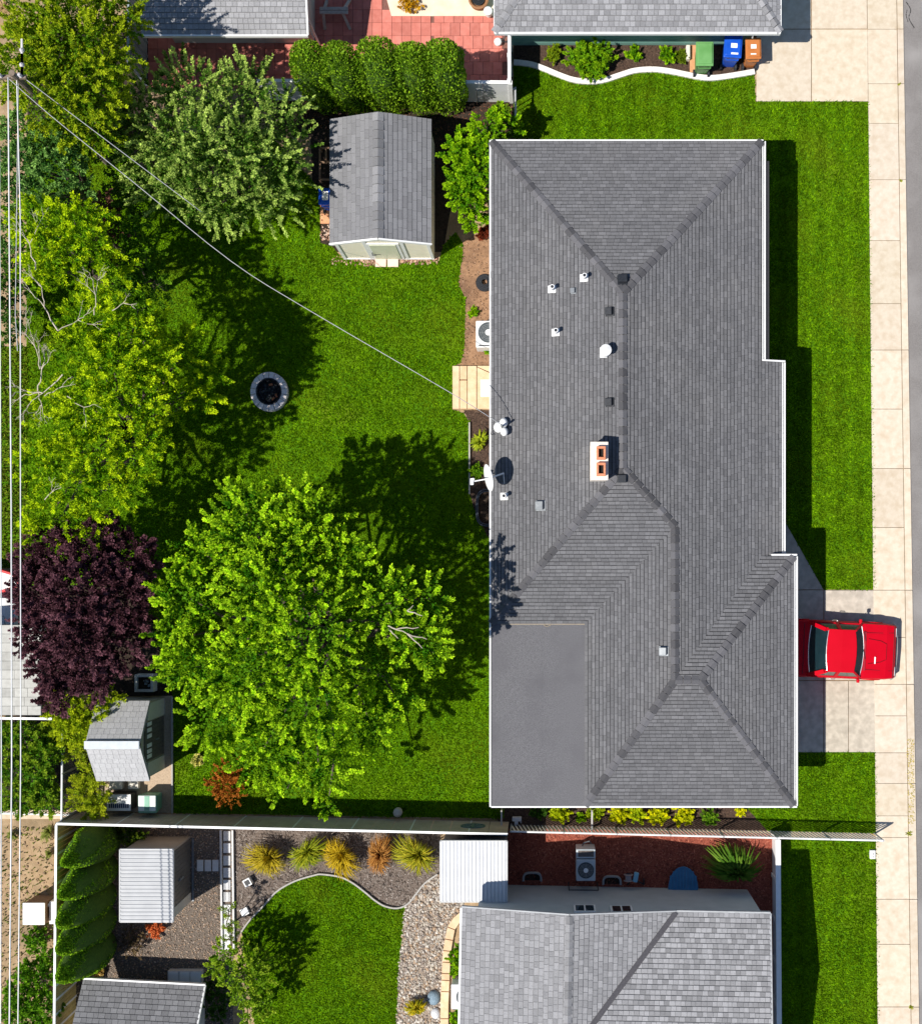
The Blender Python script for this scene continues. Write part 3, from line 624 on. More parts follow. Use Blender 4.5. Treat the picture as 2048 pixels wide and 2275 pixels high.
# fascia and gutters
def gutter(a, b, wd=.09, ht=.13, dz=-.05, nm='gutter', inner=True):
    a, b = Vector(a), Vector(b); d = (b-a).normalized(); q = Vector((-d.y,d.x,0))
    s = MB(); s.beam(a+Vector((0,0,dz)), b+Vector((0,0,dz)), .018, ht); s.beam(a+q*wd+Vector((0,0,dz)), b+q*wd+Vector((0,0,dz)), .03, ht)
    s.beam(a+q*wd*.5+Vector((0,0,dz-.045)), b+q*wd*.5+Vector((0,0,dz-.045)), wd, .02); s.build(nm, M_WHITE, house)
def fascia(a, b, wd=.035, ht=.16, dz=-.055, par=None, m=None, nm='fascia'):
    s = MB(); s.beam(Vector(a)+Vector((0,0,dz)), Vector(b)+Vector((0,0,dz)), wd, ht); return s.build(nm, m or M_WHITE, par or house)
o = .03
fascia((EW-o,YE-o,ZE), (EW-o,EN+o,ZE), .045); fascia((EW,EN+o,ZE), (EE+.05,EN+o,ZE), .035)
gutter((EE+o,EN,ZE), (EE+o,YP+.05,ZE), .08); fascia((EE+.0,YP+.04,ZE-.02), (XP+.1,YP+.04,ZP-.02), .05)
gutter((XP+o,YP,ZP), (XP+o,YGN+.06,ZP), .08); fascia((XP-.35,YGN+.05,ZE+.03), (XE2+.1,YGN+.05,ZE), .05)
gutter((XE2+o,YGN,ZE), (XE2+o,YE,ZE), .08); fascia((EW,YE-o,ZE), (XE2+.1,YE-o,ZE), .05)
# flashing step beside the garage roof
s = MB(); s.beam((XP-.32,YGN+.02,fE(XP-.32,YGN)+.05), (XP-.02,YGN+.02,fE(XP,YGN)+.16), .02, .1); s.build('flashing', M_BLACK, house)
# chimney
c = on(1331, 1024, fW, .0); zc = c.z; c = at(1331, 1024, 4.75)
ch = MB(); zb = 3.5; ch.box(c.x-.235, c.y-.53, zb, c.x+.235, c.y+.53, 4.62); ch.box(c.x-.26, c.y-.555, 4.62, c.x+.26, c.y+.555, 4.76)
chim = ch.build('chimney', mat('cream_masonry', (.70,.62,.53), (.80,.73,.65), 18, .9, .01, 60), house, bevel=.02); tag(chim, 'cream chimney with two terracotta flues')
for dy in (.22,-.25):
    s = MB(); x, y = c.x+.045, c.y+dy; z0, z1 = 4.75, 4.93
    for x0,y0,x1,y1 in ((-.13,-.19,.13,-.12),(-.13,.12,.13,.19),(-.13,-.12,-.07,.12),(.07,-.12,.13,.12)): s.box(x+x0,y+y0,z0,x+x1,y+y1,z1)
    f_ = s.build('flue', mat('terracotta', (.55,.20,.10), (.64,.27,.15), 20, .85, .004), chim, bevel=.012)
    s = MB(); s.box(x-.07,y-.12,4.765,x+.07,y+.12,4.80); s.build('flue_opening', mat('flue_black', (.01,.009,.008), (.015,.013,.012), 20, .95), f_)  # near-black block closes the flue mouth
# roof vents
def boxvent(px, py, f, m, lb, size=.26, ht=.16):
    p = on(px, py, f, ht*.7); nrm = Vector((f(p.x-.5,p.y)-f(p.x+.5,p.y), f(p.x,p.y-.5)-f(p.x,p.y+.5), 1)).normalized(); z = f(p.x,p.y)
    q = nrm.to_track_quat('Z','Y').to_matrix()
    s = MB(); s.cbox((p.x,p.y,z+.025), (size*1.25,size*1.25,.03), q); s.cbox(Vector((p.x,p.y,z))+nrm*ht*.55, (size,size*.95,ht), q, taper=.9)
    return tag(s.build('box_vent', m, house, bevel=.015), lb)
def pipevent(px, py, f, lb, r=.06, ht=.36, base=.13):
    p = on(px, py, f, 0); z = f(p.x,p.y); s = MB(); nrm = Vector((f(p.x-.5,p.y)-f(p.x+.5,p.y), f(p.x,p.y-.5)-f(p.x,p.y+.5), 1)).normalized()
    s.cbox((p.x,p.y,z+.03), (base*1.7,base*1.9,.025), nrm.to_track_quat('Z','Y').to_matrix())
    s.lathe((p.x,p.y,z), [(base*.75,.03),(r*1.5,.09),(r,.12),(r,ht),(r*1.12,ht),(r*1.12,ht+.03),(r*.8,ht+.03)], 14)
    pv = tag(s.build('pipe_vent', M_WHITE, house), lb)
    s = MB(); s.lathe((p.x,p.y,z), [(r*.8,ht+.0305),(.001,ht+.031)], 12); s.build('pipe_mouth', M_BLACK, pv); return pv
boxvent(1383,621,fN,M_BLACK,'black box vent above the north ridge end'); boxvent(1355,691,fW,M_BLACK,'black box vent, upper one beside the ridge', .22)
boxvent(1355,893,fW,M_BLACK,'black box vent, middle of the ridge', .22); boxvent(1381,1060,fS,M_BLACK,'black box vent beside the chimney', .25)
boxvent(1201,1123,fW,M_GREYMET,'grey box vent below the chimney'); boxvent(1274,645,fW,M_GREYMET,'small grey vent between the white pipes', .15, .12)
boxvent(1475,1447,fW2,M_GREYMET,'grey box vent beside the garage ridge', .24)
pipevent(1226,643,fW,'white pipe vent, left of the upper pair'); pipevent(1297,618,fW,'white pipe vent nearest the hip'); pipevent(1234,739,fW,'single white pipe vent'); pipevent(1120,1103,fW,'white pipe vent by the dish')
p = on(1342,784,fW); z = fW(p.x,p.y); s = MB(); s.box(p.x-.13,p.y-.15,z-.05,p.x+.08,p.y+.15,z+.10); s.lathe((p.x+.02,p.y,z), [(.14,.05),(.14,.42),(.17,.44),(.17,.52),(.05,.58)], 16); tag(s.build('flue_vent', M_WHITE, house, bevel=.01), 'tall white capped flue vent')
# service mast with white cowls where the cable lands
p = on(1112,950,fW); z = fW(p.x,p.y); MAST = Vector((p.x+.05,p.y,z+.75))
mast = thing('service_mast', 'white service mast with rounded cowls on the roof edge', 'mast', (p.x,p.y,z))
s = MB(); s.tube([(p.x+.05,p.y,z-.05),(p.x+.05,p.y,z+.8)], .035, 8); s.build('pole', M_GREYMET, mast)
for dx,dy,dz,r in ((-.06,.0,.12,.15),(.10,.12,.25,.13),(.12,-.16,.35,.12)):
    s = MB(); s.lathe((p.x+dx,p.y+dy,z+dz), [(r*.9,-.12),(r,0),(r*.85,.07),(r*.5,.12),(.01,.14)], 14, 1, 1.15); s.build('cowl', M_WHITE, mast, smooth=True)
s = MB(); s.tube([(p.x-.28,p.y-.1,z+.0),(p.x-.3,p.y-.2,z+.02),(p.x-.2,p.y-.22,z+.03)], .012, 5); s.build('conduit', M_BLACK, mast)
# satellite dish
d0 = on(1119,1053,fW); z = fW(d0.x,d0.y); dish = thing('satellite_dish', 'white satellite dish seen edge-on at the west roof edge', 'satellite dish', (d0.x,d0.y,z))
dc = at(1087,1061,3.55); bk = Vector((d0.x,d0.y,z+.32))
s = MB(); s.tube([(d0.x,d0.y,z),(d0.x,d0.y,z+.3),bk,dc+Vector((.1,.02,-.05))], .025, 8); s.tube([(d0.x+.02,d0.y-.3,z+.0),(d0.x,d0.y,z+.28)], .012, 5); s.build('mount', M_WHITE, dish)
nrm = Vector((-.93,-.2,.30)).normalized(); q = nrm.to_track_quat('Z','Y').to_matrix(); s = MB()
s.lathe((0,0,0), [(.001,-.075),(.12,-.067),(.24,-.043),(.33,-.012),(.41,.02),(.41,.038),(.37,.012),(.24,-.022),(.12,-.046),(.001,-.055)], 28, 1.0, 1.0)
s.xf(Matrix.Translation(dc) @ q.to_4x4()); s.build('reflector', M_WHITE, dish, smooth=True)
tip = dc+Vector((-.52,-.12,-.02)); s = MB(); s.tube([dc+Vector((.0,-.02,-.1)),tip], .02, 6); s.build('feed_arm', M_WHITE, dish)
s = MB(); s.cbox(tip, (.10,.2,.1)); s.tube([tip, tip+Vector((.06,.1,.03))], .04, 8); s.build('receiver', M_WHITE, dish, bevel=.02)
# ================================================================== GARDEN SHED (gable, cream)
shed = thing('garden_shed', 'cream garden shed with grey gabled shingle roof and white trim', 'shed', (-4.9,11.8,0))
xl, xr, yf, yb, ze, zr = -6.40, -3.45, 9.93, 13.66, 2.12, 2.72; xm = -4.93
M_CREAM = mat('cream_board', (.84,.78,.62), (.90,.84,.68), 5, .7)
s = MB(); s.add([(xl,yf,0),(xr,yf,0),(xr,yf,ze),(xm,yf,zr-.03),(xl,yf,ze),(xl,yb,0),(xr,yb,0),(xr,yb,ze),(xm,yb,zr-.03),(xl,yb,ze)], [(0,1,2,3,4),(9,8,7,6,5),(1,6,7,2),(5,0,4,9),(2,7,8,3),(3,8,9,4),(0,5,6,1)]); s.build('wall', M_CREAM, shed)
s = MB(); s.box(xl+.2,yf+.2,2.0,xr-.2,yb-.2,2.05); sroof = s.build('roof', M_DECK, shed)
M_DECKS = mat('shed_underlay', (.08,.08,.085), (.10,.10,.105), 30, .95)
M_SHS = mat('shed_shingle', (.165,.165,.175), (.22,.22,.23), 50, .92, .004, 140, tint=True)
A = [Vector((xl-.10,yf-.05,ze)),Vector((xl-.10,yb+.06,ze)),Vector((xm,yb+.06,zr+.03)),Vector((xm,yf-.05,zr+.03))]; B = [Vector((xr+.08,yf-.05,ze)),Vector((xr+.08,yb+.06,ze)),A[2],A[3]]
bud = [300]; slope(sroof, A, .155, .30, M_SHS, M_DECKS, bud, gap=.014, jw=.007, jit=.05, tints=(.90,.96,1.0,1.05,1.10)); slope(sroof, B, .155, .30, M_SHS, M_DECKS, bud, gap=.014, jw=.007, jit=.05, tints=(.88,.94,.98,1.03,1.08))
caps(sroof, A[3], A[2], plane(*A[:3]), plane(*B[:3]), M_SHS, .34, .27, (.85,.95,1.05,1.15,1.25))
for a, b in ((A[0],A[3]),(B[0],A[3])): fascia(a+Vector((0,-.03,-.03)), b+Vector((0,-.03,-.03)), .05, .13, 0, shed, nm='rake_board')
for x in (xl+.05,xr-.05,xl+.93,xm+.62):
    s = MB(); s.box(x-.05,yf-.03,.06,x+.05,yf-.002,ze-.02 if abs(x-xm)>1 else 2.2); s.build('trim_board', M_WHITE, shed)
s = MB(); s.box(xl,yf-.035,.0,xr,yf-.003,.10); s.build('sill_board', M_WHITE, shed)
dr = MB(); dr.box(xm-.48,yf-.04,.10,xm+.52,yf-.004,1.98); door = dr.build('door', M_WHITE, shed)
s = MB(); s.box(xm-.40,yf-.055,.16,xm+.42,yf-.041,1.88); s.build('door_panel', mat('sage_panel', (.60,.62,.46), (.66,.68,.52), 3, .4), door)
s = MB(); s.tube([(xm-.42,yf-.04,.95),(xm-.42,yf-.12,.95),(xm-.28,yf-.12,.97)], .02, 6); s.build('handle', M_BLACK, door)
slabs('doorstep', 'two pale square stepping slabs at the cream shed door', 'step', [[(834,574),(859,574),(859,594),(834,594)],[(861,574),(886,574),(886,594),(861,594)]], mat('pink_slab', (.68,.52,.42), (.75,.6,.5), 6, .85, tint=True), z=.08)
# things left of the shed
slabs('brick_pad', 'orange brick pad under the blue bin left of the shed', 'pad', [[(712,430),(740,430),(740,498),(712,498)]], mat('orange_pad', (.62,.28,.14), (.70,.36,.2), 10, .9, tint=True), z=.05)
tr = thing('wooden_trellis', 'brown wooden crate frame leaning by the shed in deep shade', 'trellis', at(722,365))
p0, p1 = at(711,329,.35), at(738,399,.35)
for a, b in (((p0.x,p0.y),(p0.x,p1.y)),((p1.x,p0.y),(p1.x,p1.y)),((p0.x,p0.y),(p1.x,p0.y)),((p0.x,p1.y),(p1.x,p1.y)),((p0.x,(p0.y+p1.y)/2+.05),(p1.x,(p0.y+p1.y)/2+.05)),((p0.x+.2,p0.y),(p0.x+.2,(p0.y+p1.y)/2))):
    s = MB(); s.beam((a[0],a[1],.35),(b[0],b[1],.35),.055,.05); s.build('bar', M_WOOD, tr)
for x, y in ((p0.x,p0.y),(p1.x,p0.y),(p0.x,p1.y),(p1.x,p1.y)):
    s = MB(); s.box(x-.03,y-.03,0,x+.03,y+.03,.33); s.build('leg', M_WOOD, tr)
# ================================================================== NEIGHBOURING BUILDINGS
def simple_house(name, label, wallpoly, wallz, mwall, loc, cat='house'):
    h = thing(name, label, cat, loc)
    s = MB(); s.prism(wallpoly, 0, wallz); s.build('wall', mwall, h); return h
def roofpart(h, x0, y0, x1, y1, z):
    s = MB(); s.box(x0, y0, z-.04, x1, y1, z); return s.build('roof', M_DECK, h)
# top right: teal house
M_TEAL = mat('teal_siding', (.17,.34,.29), (.21,.39,.34), 3, .7)
teal = simple_house('teal_house', 'teal walled house with grey hip roof at the top right', [(-1.0,16.9),(6.75,16.9),(6.75,23.5),(-1.0,23.5)], 2.45, M_TEAL, (3,18,0))
for i in range(12):
    s = MB(); s.box(-1.0, 16.872, .1+i*.2, 6.75, 16.898, .285+i*.2); s.build('siding_board', M_TEAL, teal)
tr_ = roofpart(teal, -.6, 17, 6.3, 23, 2.5); bud = [300]
a,b,c,d = Vector((-1.40,16.21,2.6)),Vector((7.33,16.21,2.6)),Vector((7.33,24.2,2.6)),Vector((-1.40,24.2,2.6)); e1,e2 = Vector((1.6,20.2,3.9)),Vector((4.33,20.2,3.9))
for p in ([a,b,e2,e1],[a,e1,d],[b,c,e2],[c,d,e1,e2]): slope(tr_, p, .158, .165, M_SHL, M_DECKL, bud, gap=.020, jw=.012, jit=.02, tints=(.80,.87,.93,.98,1.04,1.10,1.18))
for p,q,f,g in ((a,e1,plane(a,b,e1),plane(a,e1,d)),(b,e2,plane(a,b,e1),plane(b,c,e2))): caps(tr_, p, q, f, g, M_SHL, .24, .22, (.8,.9,1,1.1))
for p,q in ((a,b),(b,c),(a,d)): fascia(p+Vector((0,-.03 if p.y==q.y else 0,0)), q+Vector((0,-.03 if p.y==q.y else 0,0)), .05, .14, -.05, teal)
s = MB(); s.tube([at(1672,74,2.4),at(1671,84,1.9)], .03, 6); s.build('downpipe', M_WHITE, teal)
# top left garage
grg = simple_house('patio_garage', 'grey shingled garage at the top left beside the red patio', [(-11.9,16.96),(-7.35,16.96),(-7.35,22),(-11.9,22)], 2.35, mat('pale_wall', (.42,.41,.38), (.5,.49,.46), 3, .8), (-9.6,18,0), 'garage')
gr_ = roofpart(grg, -11.6,17.1,-7.5,22,2.42); bud = [300]
a,b,c,d = Vector((-12.19,16.17,2.5)),Vector((-7.11,16.17,2.5)),Vector((-7.11,19.6,3.4)),Vector((-12.19,19.6,3.4)); e,f_ = Vector((-7.11,23,2.5)),Vector((-12.19,23,2.5))
slope(gr_, [a,b,c,d], .16, .17, M_SHL, M_DECKL, bud, gap=.018, jit=.02, tints=(1.05,1.10,1.16,1.22,1.3)); slope(gr_, [c,e,f_,d], .16, .17, M_SHL, M_DECK, [0])
fascia(a+Vector((0,-.03,0)), b+Vector((0,-.03,0)), .05,.13,-.04,grg); fascia(b,c,.05,.13,-.04,grg)
for x in (-7.2,):
    s = MB(); s.tube([(x,16.2,2.4),(x,16.85,2.2),(x,16.9,.1)], .035, 6); s.build('downpipe', M_WHITE, grg)
# bottom neighbour, grey wall
RB = Matrix.Rotation(math.radians(-1.1), 3, 'Z'); OB = Vector((-2.34,-10.34,0))
def rb(x, y, z): return OB+RB@(Vector((x,y,z))-OB)
M_GREYW = mat('grey_stucco', (.42,.455,.46), (.47,.505,.51), 2.5, .85, .004, 80)
nb = thing('grey_walled_house', 'grey walled house with pale shingle roof at the bottom right', 'house', (2,-12,0))
s = MB(); P = [rb(*q,0) for q in ((-1.9,-10.5),(6.75,-10.5),(6.75,-22),(-1.9,-22))]; s.prism([(p.x,p.y) for p in P], 0, 3.2)
g0,g1,g2_ = rb(-1.9,-10.5,3.2),rb(4.0,-10.5,3.2),rb(.86,-10.5,3.86); s.add([g0,g1,g2_,g0+Vector((0,-.3,0)),g1+Vector((0,-.3,0)),g2_+Vector((0,-.3,0))], [(1,0,2),(3,4,5),(0,3,5,2),(4,1,2,5)]); s.build('wall', M_GREYW, nb)
nr_ = roofpart(nb, -1.6,-20,6.2,-11,3.15); bud = [300]; YB = -26.
l0,r0 = rb(-2.34,-10.34,3.3),rb(.86,-10.30,4.05); v0 = rb(4.06,-10.35,3.3); vs = rb(1.5,-10.35-.234*2.56/.18,3.3+.234*2.56)
pN_ = .18; vend = rb(.86,-10.35-.234*3.2/.18,4.05); rk0 = rb(6.895,-10.35,3.3); yr = -14.51
rk1 = rb(6.895,yr,3.3+.18*(-10.35-yr)); 
slope(nr_, [l0,rb(-2.34,-20,3.3),rb(.86,-20,4.05),r0], .150, .20, M_SHL, M_DECKL, bud, gap=.016, jit=.03, tints=(.84,.90,.95,1.0,1.06,1.13))
slope(nr_, [r0,v0,vend], .150, .20, M_SHL, M_DECKL, bud, gap=.016, jit=.03, tints=(.80,.86,.91,.96,1.02,1.08))
slope(nr_, [v0,rk0,rk1,vend], .150, .155, M_SHL, M_DECKL, bud, gap=.020, jit=.02, tints=(.74,.82,.90,.98,1.05,1.13,1.22))
slope(nr_, [vend,rk1,rb(6.895,-20,3.06),rb(.86,-20,3.06)], .150, .155, M_SHL, M_DECK, [0], gap=.018)
caps(nr_, rb(.86,-20,4.05), r0, plane(l0,r0,rb(-2.34,-20,3.3)), plane(r0,v0,vend), M_SHL, .22, .24, (.7,.8,.9,1.0))
s = MB(); s.beam(v0+Vector((0,0,.035)), vend+Vector((0,0,.035)), .16, .02); s.build('valley_flashing', mat('dark_valley', (.055,.053,.06), (.08,.077,.085), 20, .8), nb)
fascia(l0+Vector((-.03,0,0)), rb(-2.37,-20,3.3), .06,.14,-.04,nb); fascia(l0+Vector((0,.03,.02)), r0+Vector((0,.03,.02)), .04,.13,-.05,nb,m=mat('grey_trim',(.35,.36,.37))); fascia(r0+Vector((0,.03,.02)), v0+Vector((0,.03,.02)), .04,.13,-.05,nb,m=MATS['grey_trim']); fascia(v0+Vector((0,.03,0)), rk0+Vector((0,.03,0)), .05,.13,-.05,nb,m=mat('grey_trim',(.35,.36,.37)))
fascia(rk0,rk1,.05,.13,-.05,nb,m=MATS['grey_trim'])
for px, py in ((1299,2013),(1381,2017)):
    c = at(px,py,2.85); y = rb(c.x,-10.5,0).y; c.y = y
    s = MB(); s.box(c.x-.33,y,2.35,c.x+.33,y+.05,3.05); wn = s.build('window', M_WHITE, nb)
    for dx in (-.15,.15):
        s = MB(); s.box(c.x+dx-.125,y+.051,2.42,c.x+dx+.125,y+.06,2.98); s.build('pane', M_GLASS, wn)
s = MB(); a,b = at(1262,1966),at(1325,1985)
for q in (((a.x,1.1),(b.x,1.1)),((a.x,.15),(a.x,1.1)),((b.x,.15),(b.x,1.1))): s.tube([(q[0][0],-10.40,q[0][1]),(q[1][0],-10.41,q[1][1])], .018, 5)
s.build('cable_conduit', M_BLACK, nb)
# bottom left garage, built low on purpose so its shadow stays short
bg_ = simple_house('shingled_garage', 'grey shingled garage at the bottom left with white east wall', [(-14.1,-14.0),(-10.95,-14.0),(-10.95,-18),(-14.1,-18)], .95, mat('white_wall', (.6,.6,.58), (.68,.68,.66), 3, .8), (-12,-14,0), 'garage')
br_ = roofpart(bg_, -13.9,-17,-11.1,-14.2,.97); a,b = at(186,2176,1.1),at(456,2190,1.1); c = at(431,2320,2.0); d = a+(c-b)
slope(br_, [a,b,c,d], .165, .20, M_SHL, M_DECK, [300], gap=.016, jit=.03, tints=(.60,.66,.71,.76,.82)); slope(br_, [d,c,Vector((c.x,-18.3,1.1)),Vector((d.x,-18.3,1.1))], .165,.2,M_SHL,M_DECK,[0])
s = MB(); s.add([(-10.96,-14.0,.9),(-10.96,-18,.9),(-10.96,c.y,1.9)],[(0,1,2)]); s.build('gable', MATS['white_wall'], bg_)
fascia(a+Vector((0,.03,0)), b+Vector((0,.03,0)), .05,.13,-.04,bg_); fascia(b,c,.05,.12,-.05,bg_)
# carport roof at left edge
cp = thing('carport', 'flat pale grey carport roof at the left edge under the power lines', 'carport', (-16.5,-3.2,0))
M_BTILE = mat('pale_roof_sheet', (.38,.375,.345), (.46,.455,.42), 9, .9, .003, tint=True)
s = MB(); s.box(-19,-4.70,2.30,-15.3,-1.91,2.37); s.build('roof_deck', M_DECK, cp)
for i in range(9):
    for j in range(10):
        x = -15.33-i*.41-(j%2)*.1; s = MB(); k = random.uniform(.85,1.1); y = -4.68+j*.277
        s.box(max(x-.40,-18.98),y,2.372,min(x,-15.31),y+.268,2.39,(k,k,k)); s.build('roof_sheet', M_BTILE, cp)
s = MB(); s.beam((-19,-4.76,2.33),(-15.0,-4.80,2.33),.07,.1); s.build('gutter', M_WHITE, cp)
for y in (-2.1,-4.5):
    s = MB(); s.box(-15.5,y-.05,0,-15.4,y+.05,2.3); s.build('post', M_WHITE, cp)
# small gambrel barn
M_PALE = mat('silver_shingle', (.37,.37,.375), (.45,.45,.455), 20, .8, .002, tint=True)
M_DKB = mat('dark_board', (.07,.065,.055), (.11,.10,.088), 10, .8)
M_TAUPE = mat('taupe_board', (.34,.31,.25), (.4,.37,.31), 10, .8)
xe, xw = -12.24, -13.85; prof = [(-4.32,1.75),(-5.55,2.73),(-6.82,1.75)]
barn = thing('small_barn', 'small gabled barn with silvery shingles and dark plank front', 'barn', (xe-.8,-5.57,0))
s = MB(); pr = [(-4.40,0),(-4.40,1.72),(-5.55,2.64),(-6.74,1.72),(-6.74,0)]; n = len(pr)
s.add([(xe-.04,y,z) for y,z in pr]+[(xw+.1,y,z) for y,z in pr], [tuple(range(n)),tuple(range(2*n-1,n-1,-1))]+[(i,n+i,n+(i+1)%n,(i+1)%n) for i in range(n)]); s.build('wall', M_TAUPE, barn)
s = MB(); s.box(xw+.2,-6.5,1.6,xe-.2,-4.6,1.65); broof = s.build('roof', M_DECK, barn)
for (y0,z0),(y1,z1) in zip(prof,prof[1:]):
    slope(broof, [Vector((xw,y0,z0)),Vector((xe+.05,y0,z0)),Vector((xe+.05,y1,z1)),Vector((xw,y1,z1))], .20, .19, M_PALE, mat('barn_deck',(.26,.26,.265)), [400], thick=.010, gap=.008, jw=.007, jit=.01, tints=(.94,.98,1.0,1.04))
s = MB(); s.box(xw-.01,-5.67,2.71,xe+.06,-5.43,2.765); s.build('ridge_strip', mat('ridge_strip', (.42,.46,.5), (.5,.54,.58), 6, .5), broof)
yy = -4.95
for i in range(9):
    s = MB(); s.box(xe-.035,-5.0-i*.135-.128,.12,xe-.005,-5.0-i*.135,2.05); s.build('plank', M_DKB, barn)
for y0,y1 in ((-4.95,-4.42),(-6.72,-6.26)):
    s = MB(); s.box(xe-.035,y0,.02,xe-.004,y1,1.75); s.build('side_panel', mat('olive_board', (.46,.45,.37), (.52,.51,.43), 10, .8), barn)
for y in (-5.05,-5.24,-5.43,-5.72,-5.90,-6.06):
    s = MB(); s.box(xe-.004,y-.06,1.42,xe+.012,y+.06,1.84); s.build('window_pane', mat('bright_pane', (.68,.68,.66), (.76,.76,.74), 5, .25), barn)
s = MB(); s.tube([(xe+.0,-5.62,.75),(xe+.05,-5.62,.8),(xe+.05,-5.62,.95),(xe,-5.62,1.0)], .018, 6); s.build('door_handle', M_GREYMET, barn)
# corrugated metal shed, bottom left
def corr_shed(name, label, x0,y0,x1,y1, z, ribs, along_x, mroof, mwall, loc, dz=.0):
    th = thing(name, label, 'shed', loc); s = MB(); s.box(x0+.06,y0+.06,0,x1-.06,y1-.06,z-.06); s.build('wall', mwall, th)
    sh = MB(); N = ribs*4; a0, a1 = (y0,y1) if along_x else (x0,x1); vs = []; fs = []
    for i in range(N+1):
        u = a0+(a1-a0)*i/N; zz = z+(.0,.022,.022,.0)[i%4]
        for q in ((x0,x1) if along_x else (y0,y1)): vs.append((q,u,zz) if along_x else (u,q,zz+ (dz if q==y1 else 0)))
    for i in range(N): fs.append((2*i,2*i+1,2*i+3,2*i+2))
    if not along_x: fs = [f[::-1] for f in fs]
    sh.add(vs, fs); o = sh.build('roof', mroof, th); md = o.modifiers.new('t','SOLIDIFY'); md.thickness = .012
    for (p,q) in (((x0,y0),(x1,y0)),((x1,y0),(x1,y1)),((x1,y1),(x0,y1)),((x0,y1),(x0,y0))):
        s = MB(); s.beam((*p,z-.03),(*q,z-.03),.04,.09); s.build('roof_trim', mat('trim_grey', (.5,.5,.5),(.56,.56,.56)), th)
    return th
M_ALU = mat('pale_metal_roof', (.36,.37,.385), (.41,.42,.435), 3, .5, spec=.4)
ms = corr_shed('metal_shed', 'pale corrugated metal roof shed with dark walls and sliding door', -13.0,-11.12,-11.36,-8.88, 2.1, 19, True, M_ALU, mat('brown_metal', (.36,.31,.26), (.42,.37,.31), 6, .6), (-12.2,-10,0))
for i in range(14):
    s = MB(); y = -9.0-i*.145; s.box(-11.425,y-.137,.05,-11.402,y,1.98); s.build('wall_panel', mat('black_brown_panel', (.10,.092,.085), (.13,.12,.11), 8, .5), ms)
for y0,y1 in ((-11.05,-10.75),):
    s = MB(); s.box(-11.40,y0,.05,-11.385,y1,2.0); s.build('corner_panel', mat('light_taupe', (.52,.48,.42),(.58,.54,.48)), ms)
s = MB(); s.box(-11.40,-10.05,.95,-11.35,-9.98,1.35); s.build('door_handle', M_GREYMET, ms)
s = MB(); s.beam((-11.33,-9.0,.02),(-11.33,-11.05,.02),.06,.05); s.build('door_track', M_GREYMET, ms)
ws = corr_shed('white_shed', 'small white ribbed metal roof shed at the end of the brown fence', -3.09,-10.5,-1.03,-8.62, 2.1, 18, False, mat('white_metal_roof', (.56,.57,.59), (.62,.63,.65), 3, .45), mat('slate_wall', (.10,.115,.13), (.14,.155,.17), 4, .7), (-2,-9.5,0))
# ================================================================== FENCES
FZ = Vector((0,0,1))
def panel_fence(name, label, a, b, h, n, mp, mrail, cat='fence', lean=0, rail=.07, thick=.04, post=.08, pname='panel', grain=0, posts=True):
    a, b = Vector((*a[:2],0)), Vector((*b[:2],0)); th = thing(name, label, cat, (a+b)/2); d = (b-a)/n
    for i in range(n):
        p, q = a+d*i, a+d*(i+1); gp = d.normalized()*.008
        s = MB(); s.beam(p+gp+FZ*h*.49, q-gp+FZ*h*.49, thick, h*.95)
        if grain:
            dn = d.normalized(); sd = Vector((-dn.y,dn.x,0)); L = d.length
            for k in range(1, grain):
                for sg in (1,-1):
                    c = p+dn*(L*k/grain)+sd*(sg*thick*.5); s.beam(c+FZ*.05, c+FZ*(h*.95), .012, .014)
        s.build(pname, mp, th)
    if posts:
        for i in range(0, n+1, 3 if n > 8 else 1):
            p = a+d*min(i,n); s = MB(); s.box(p.x-post/2,p.y-post/2,0,p.x+post/2,p.y+post/2,h); s.build('post', mrail, th)
    s = MB(); s.beam(a+FZ*(h+.01), b+FZ*(h+.01), rail, .05); s.build('top_rail', M_WHITE if mrail is None else mrail, th)
    return th
M_BROWNF = mat('brown_fence_panel', (.46,.375,.31), (.56,.47,.40), 3, .7, c3=(.60,.51,.44), s3=.8)
bf = panel_fence('brown_fence', 'long brown panel fence with white top rail across the lower garden', (-15.09,-8.157), (-1.02,-8.48), 1.74, 23, M_BROWNF, M_WHITE, grain=4, post=.05)
md_ = thing('wall_medallion', 'verdigris oval scroll ornament on the brown fence panel', 'ornament', (-2.15,-8.42,.8))
for k in range(28):
    a0,a1 = 2*math.pi*k/28, 2*math.pi*(k+1)/28; f = lambda a: (-2.15+.38*math.cos(a), -8.415, .85+.30*math.sin(a))
    if k == 0: s = MB()
    s.beam(f(a0), f(a1), .03, .035)
s.build('ring', mat('verdigris', (.10,.17,.15), (.17,.25,.22), 20, .6), md_)
s = MB()
for sx in (-1,1):
    for rr in (.16,.09):
        pts = [(-2.15+sx*(.17)+rr*math.cos(a), -8.412, .85+rr*1.1*math.sin(a)) for a in np.linspace(0,5.5,12)]; s.tube(pts, .02, 5)
s.box(-2.19,-8.43,.52,-2.11,-8.40,1.18); s.build('scroll', MATS['verdigris'], md_)
M_WOODF = mat('yellow_wood_fence', (.42,.33,.13), (.52,.42,.18), 6, .8)
wf = panel_fence('wooden_fence', 'weathered wooden board fence with white rail along the alley', (-15.10,-8.2), (-15.17,-15.2), 1.75, 46, M_WOODF, M_WHITE, pname='board', post=.07)
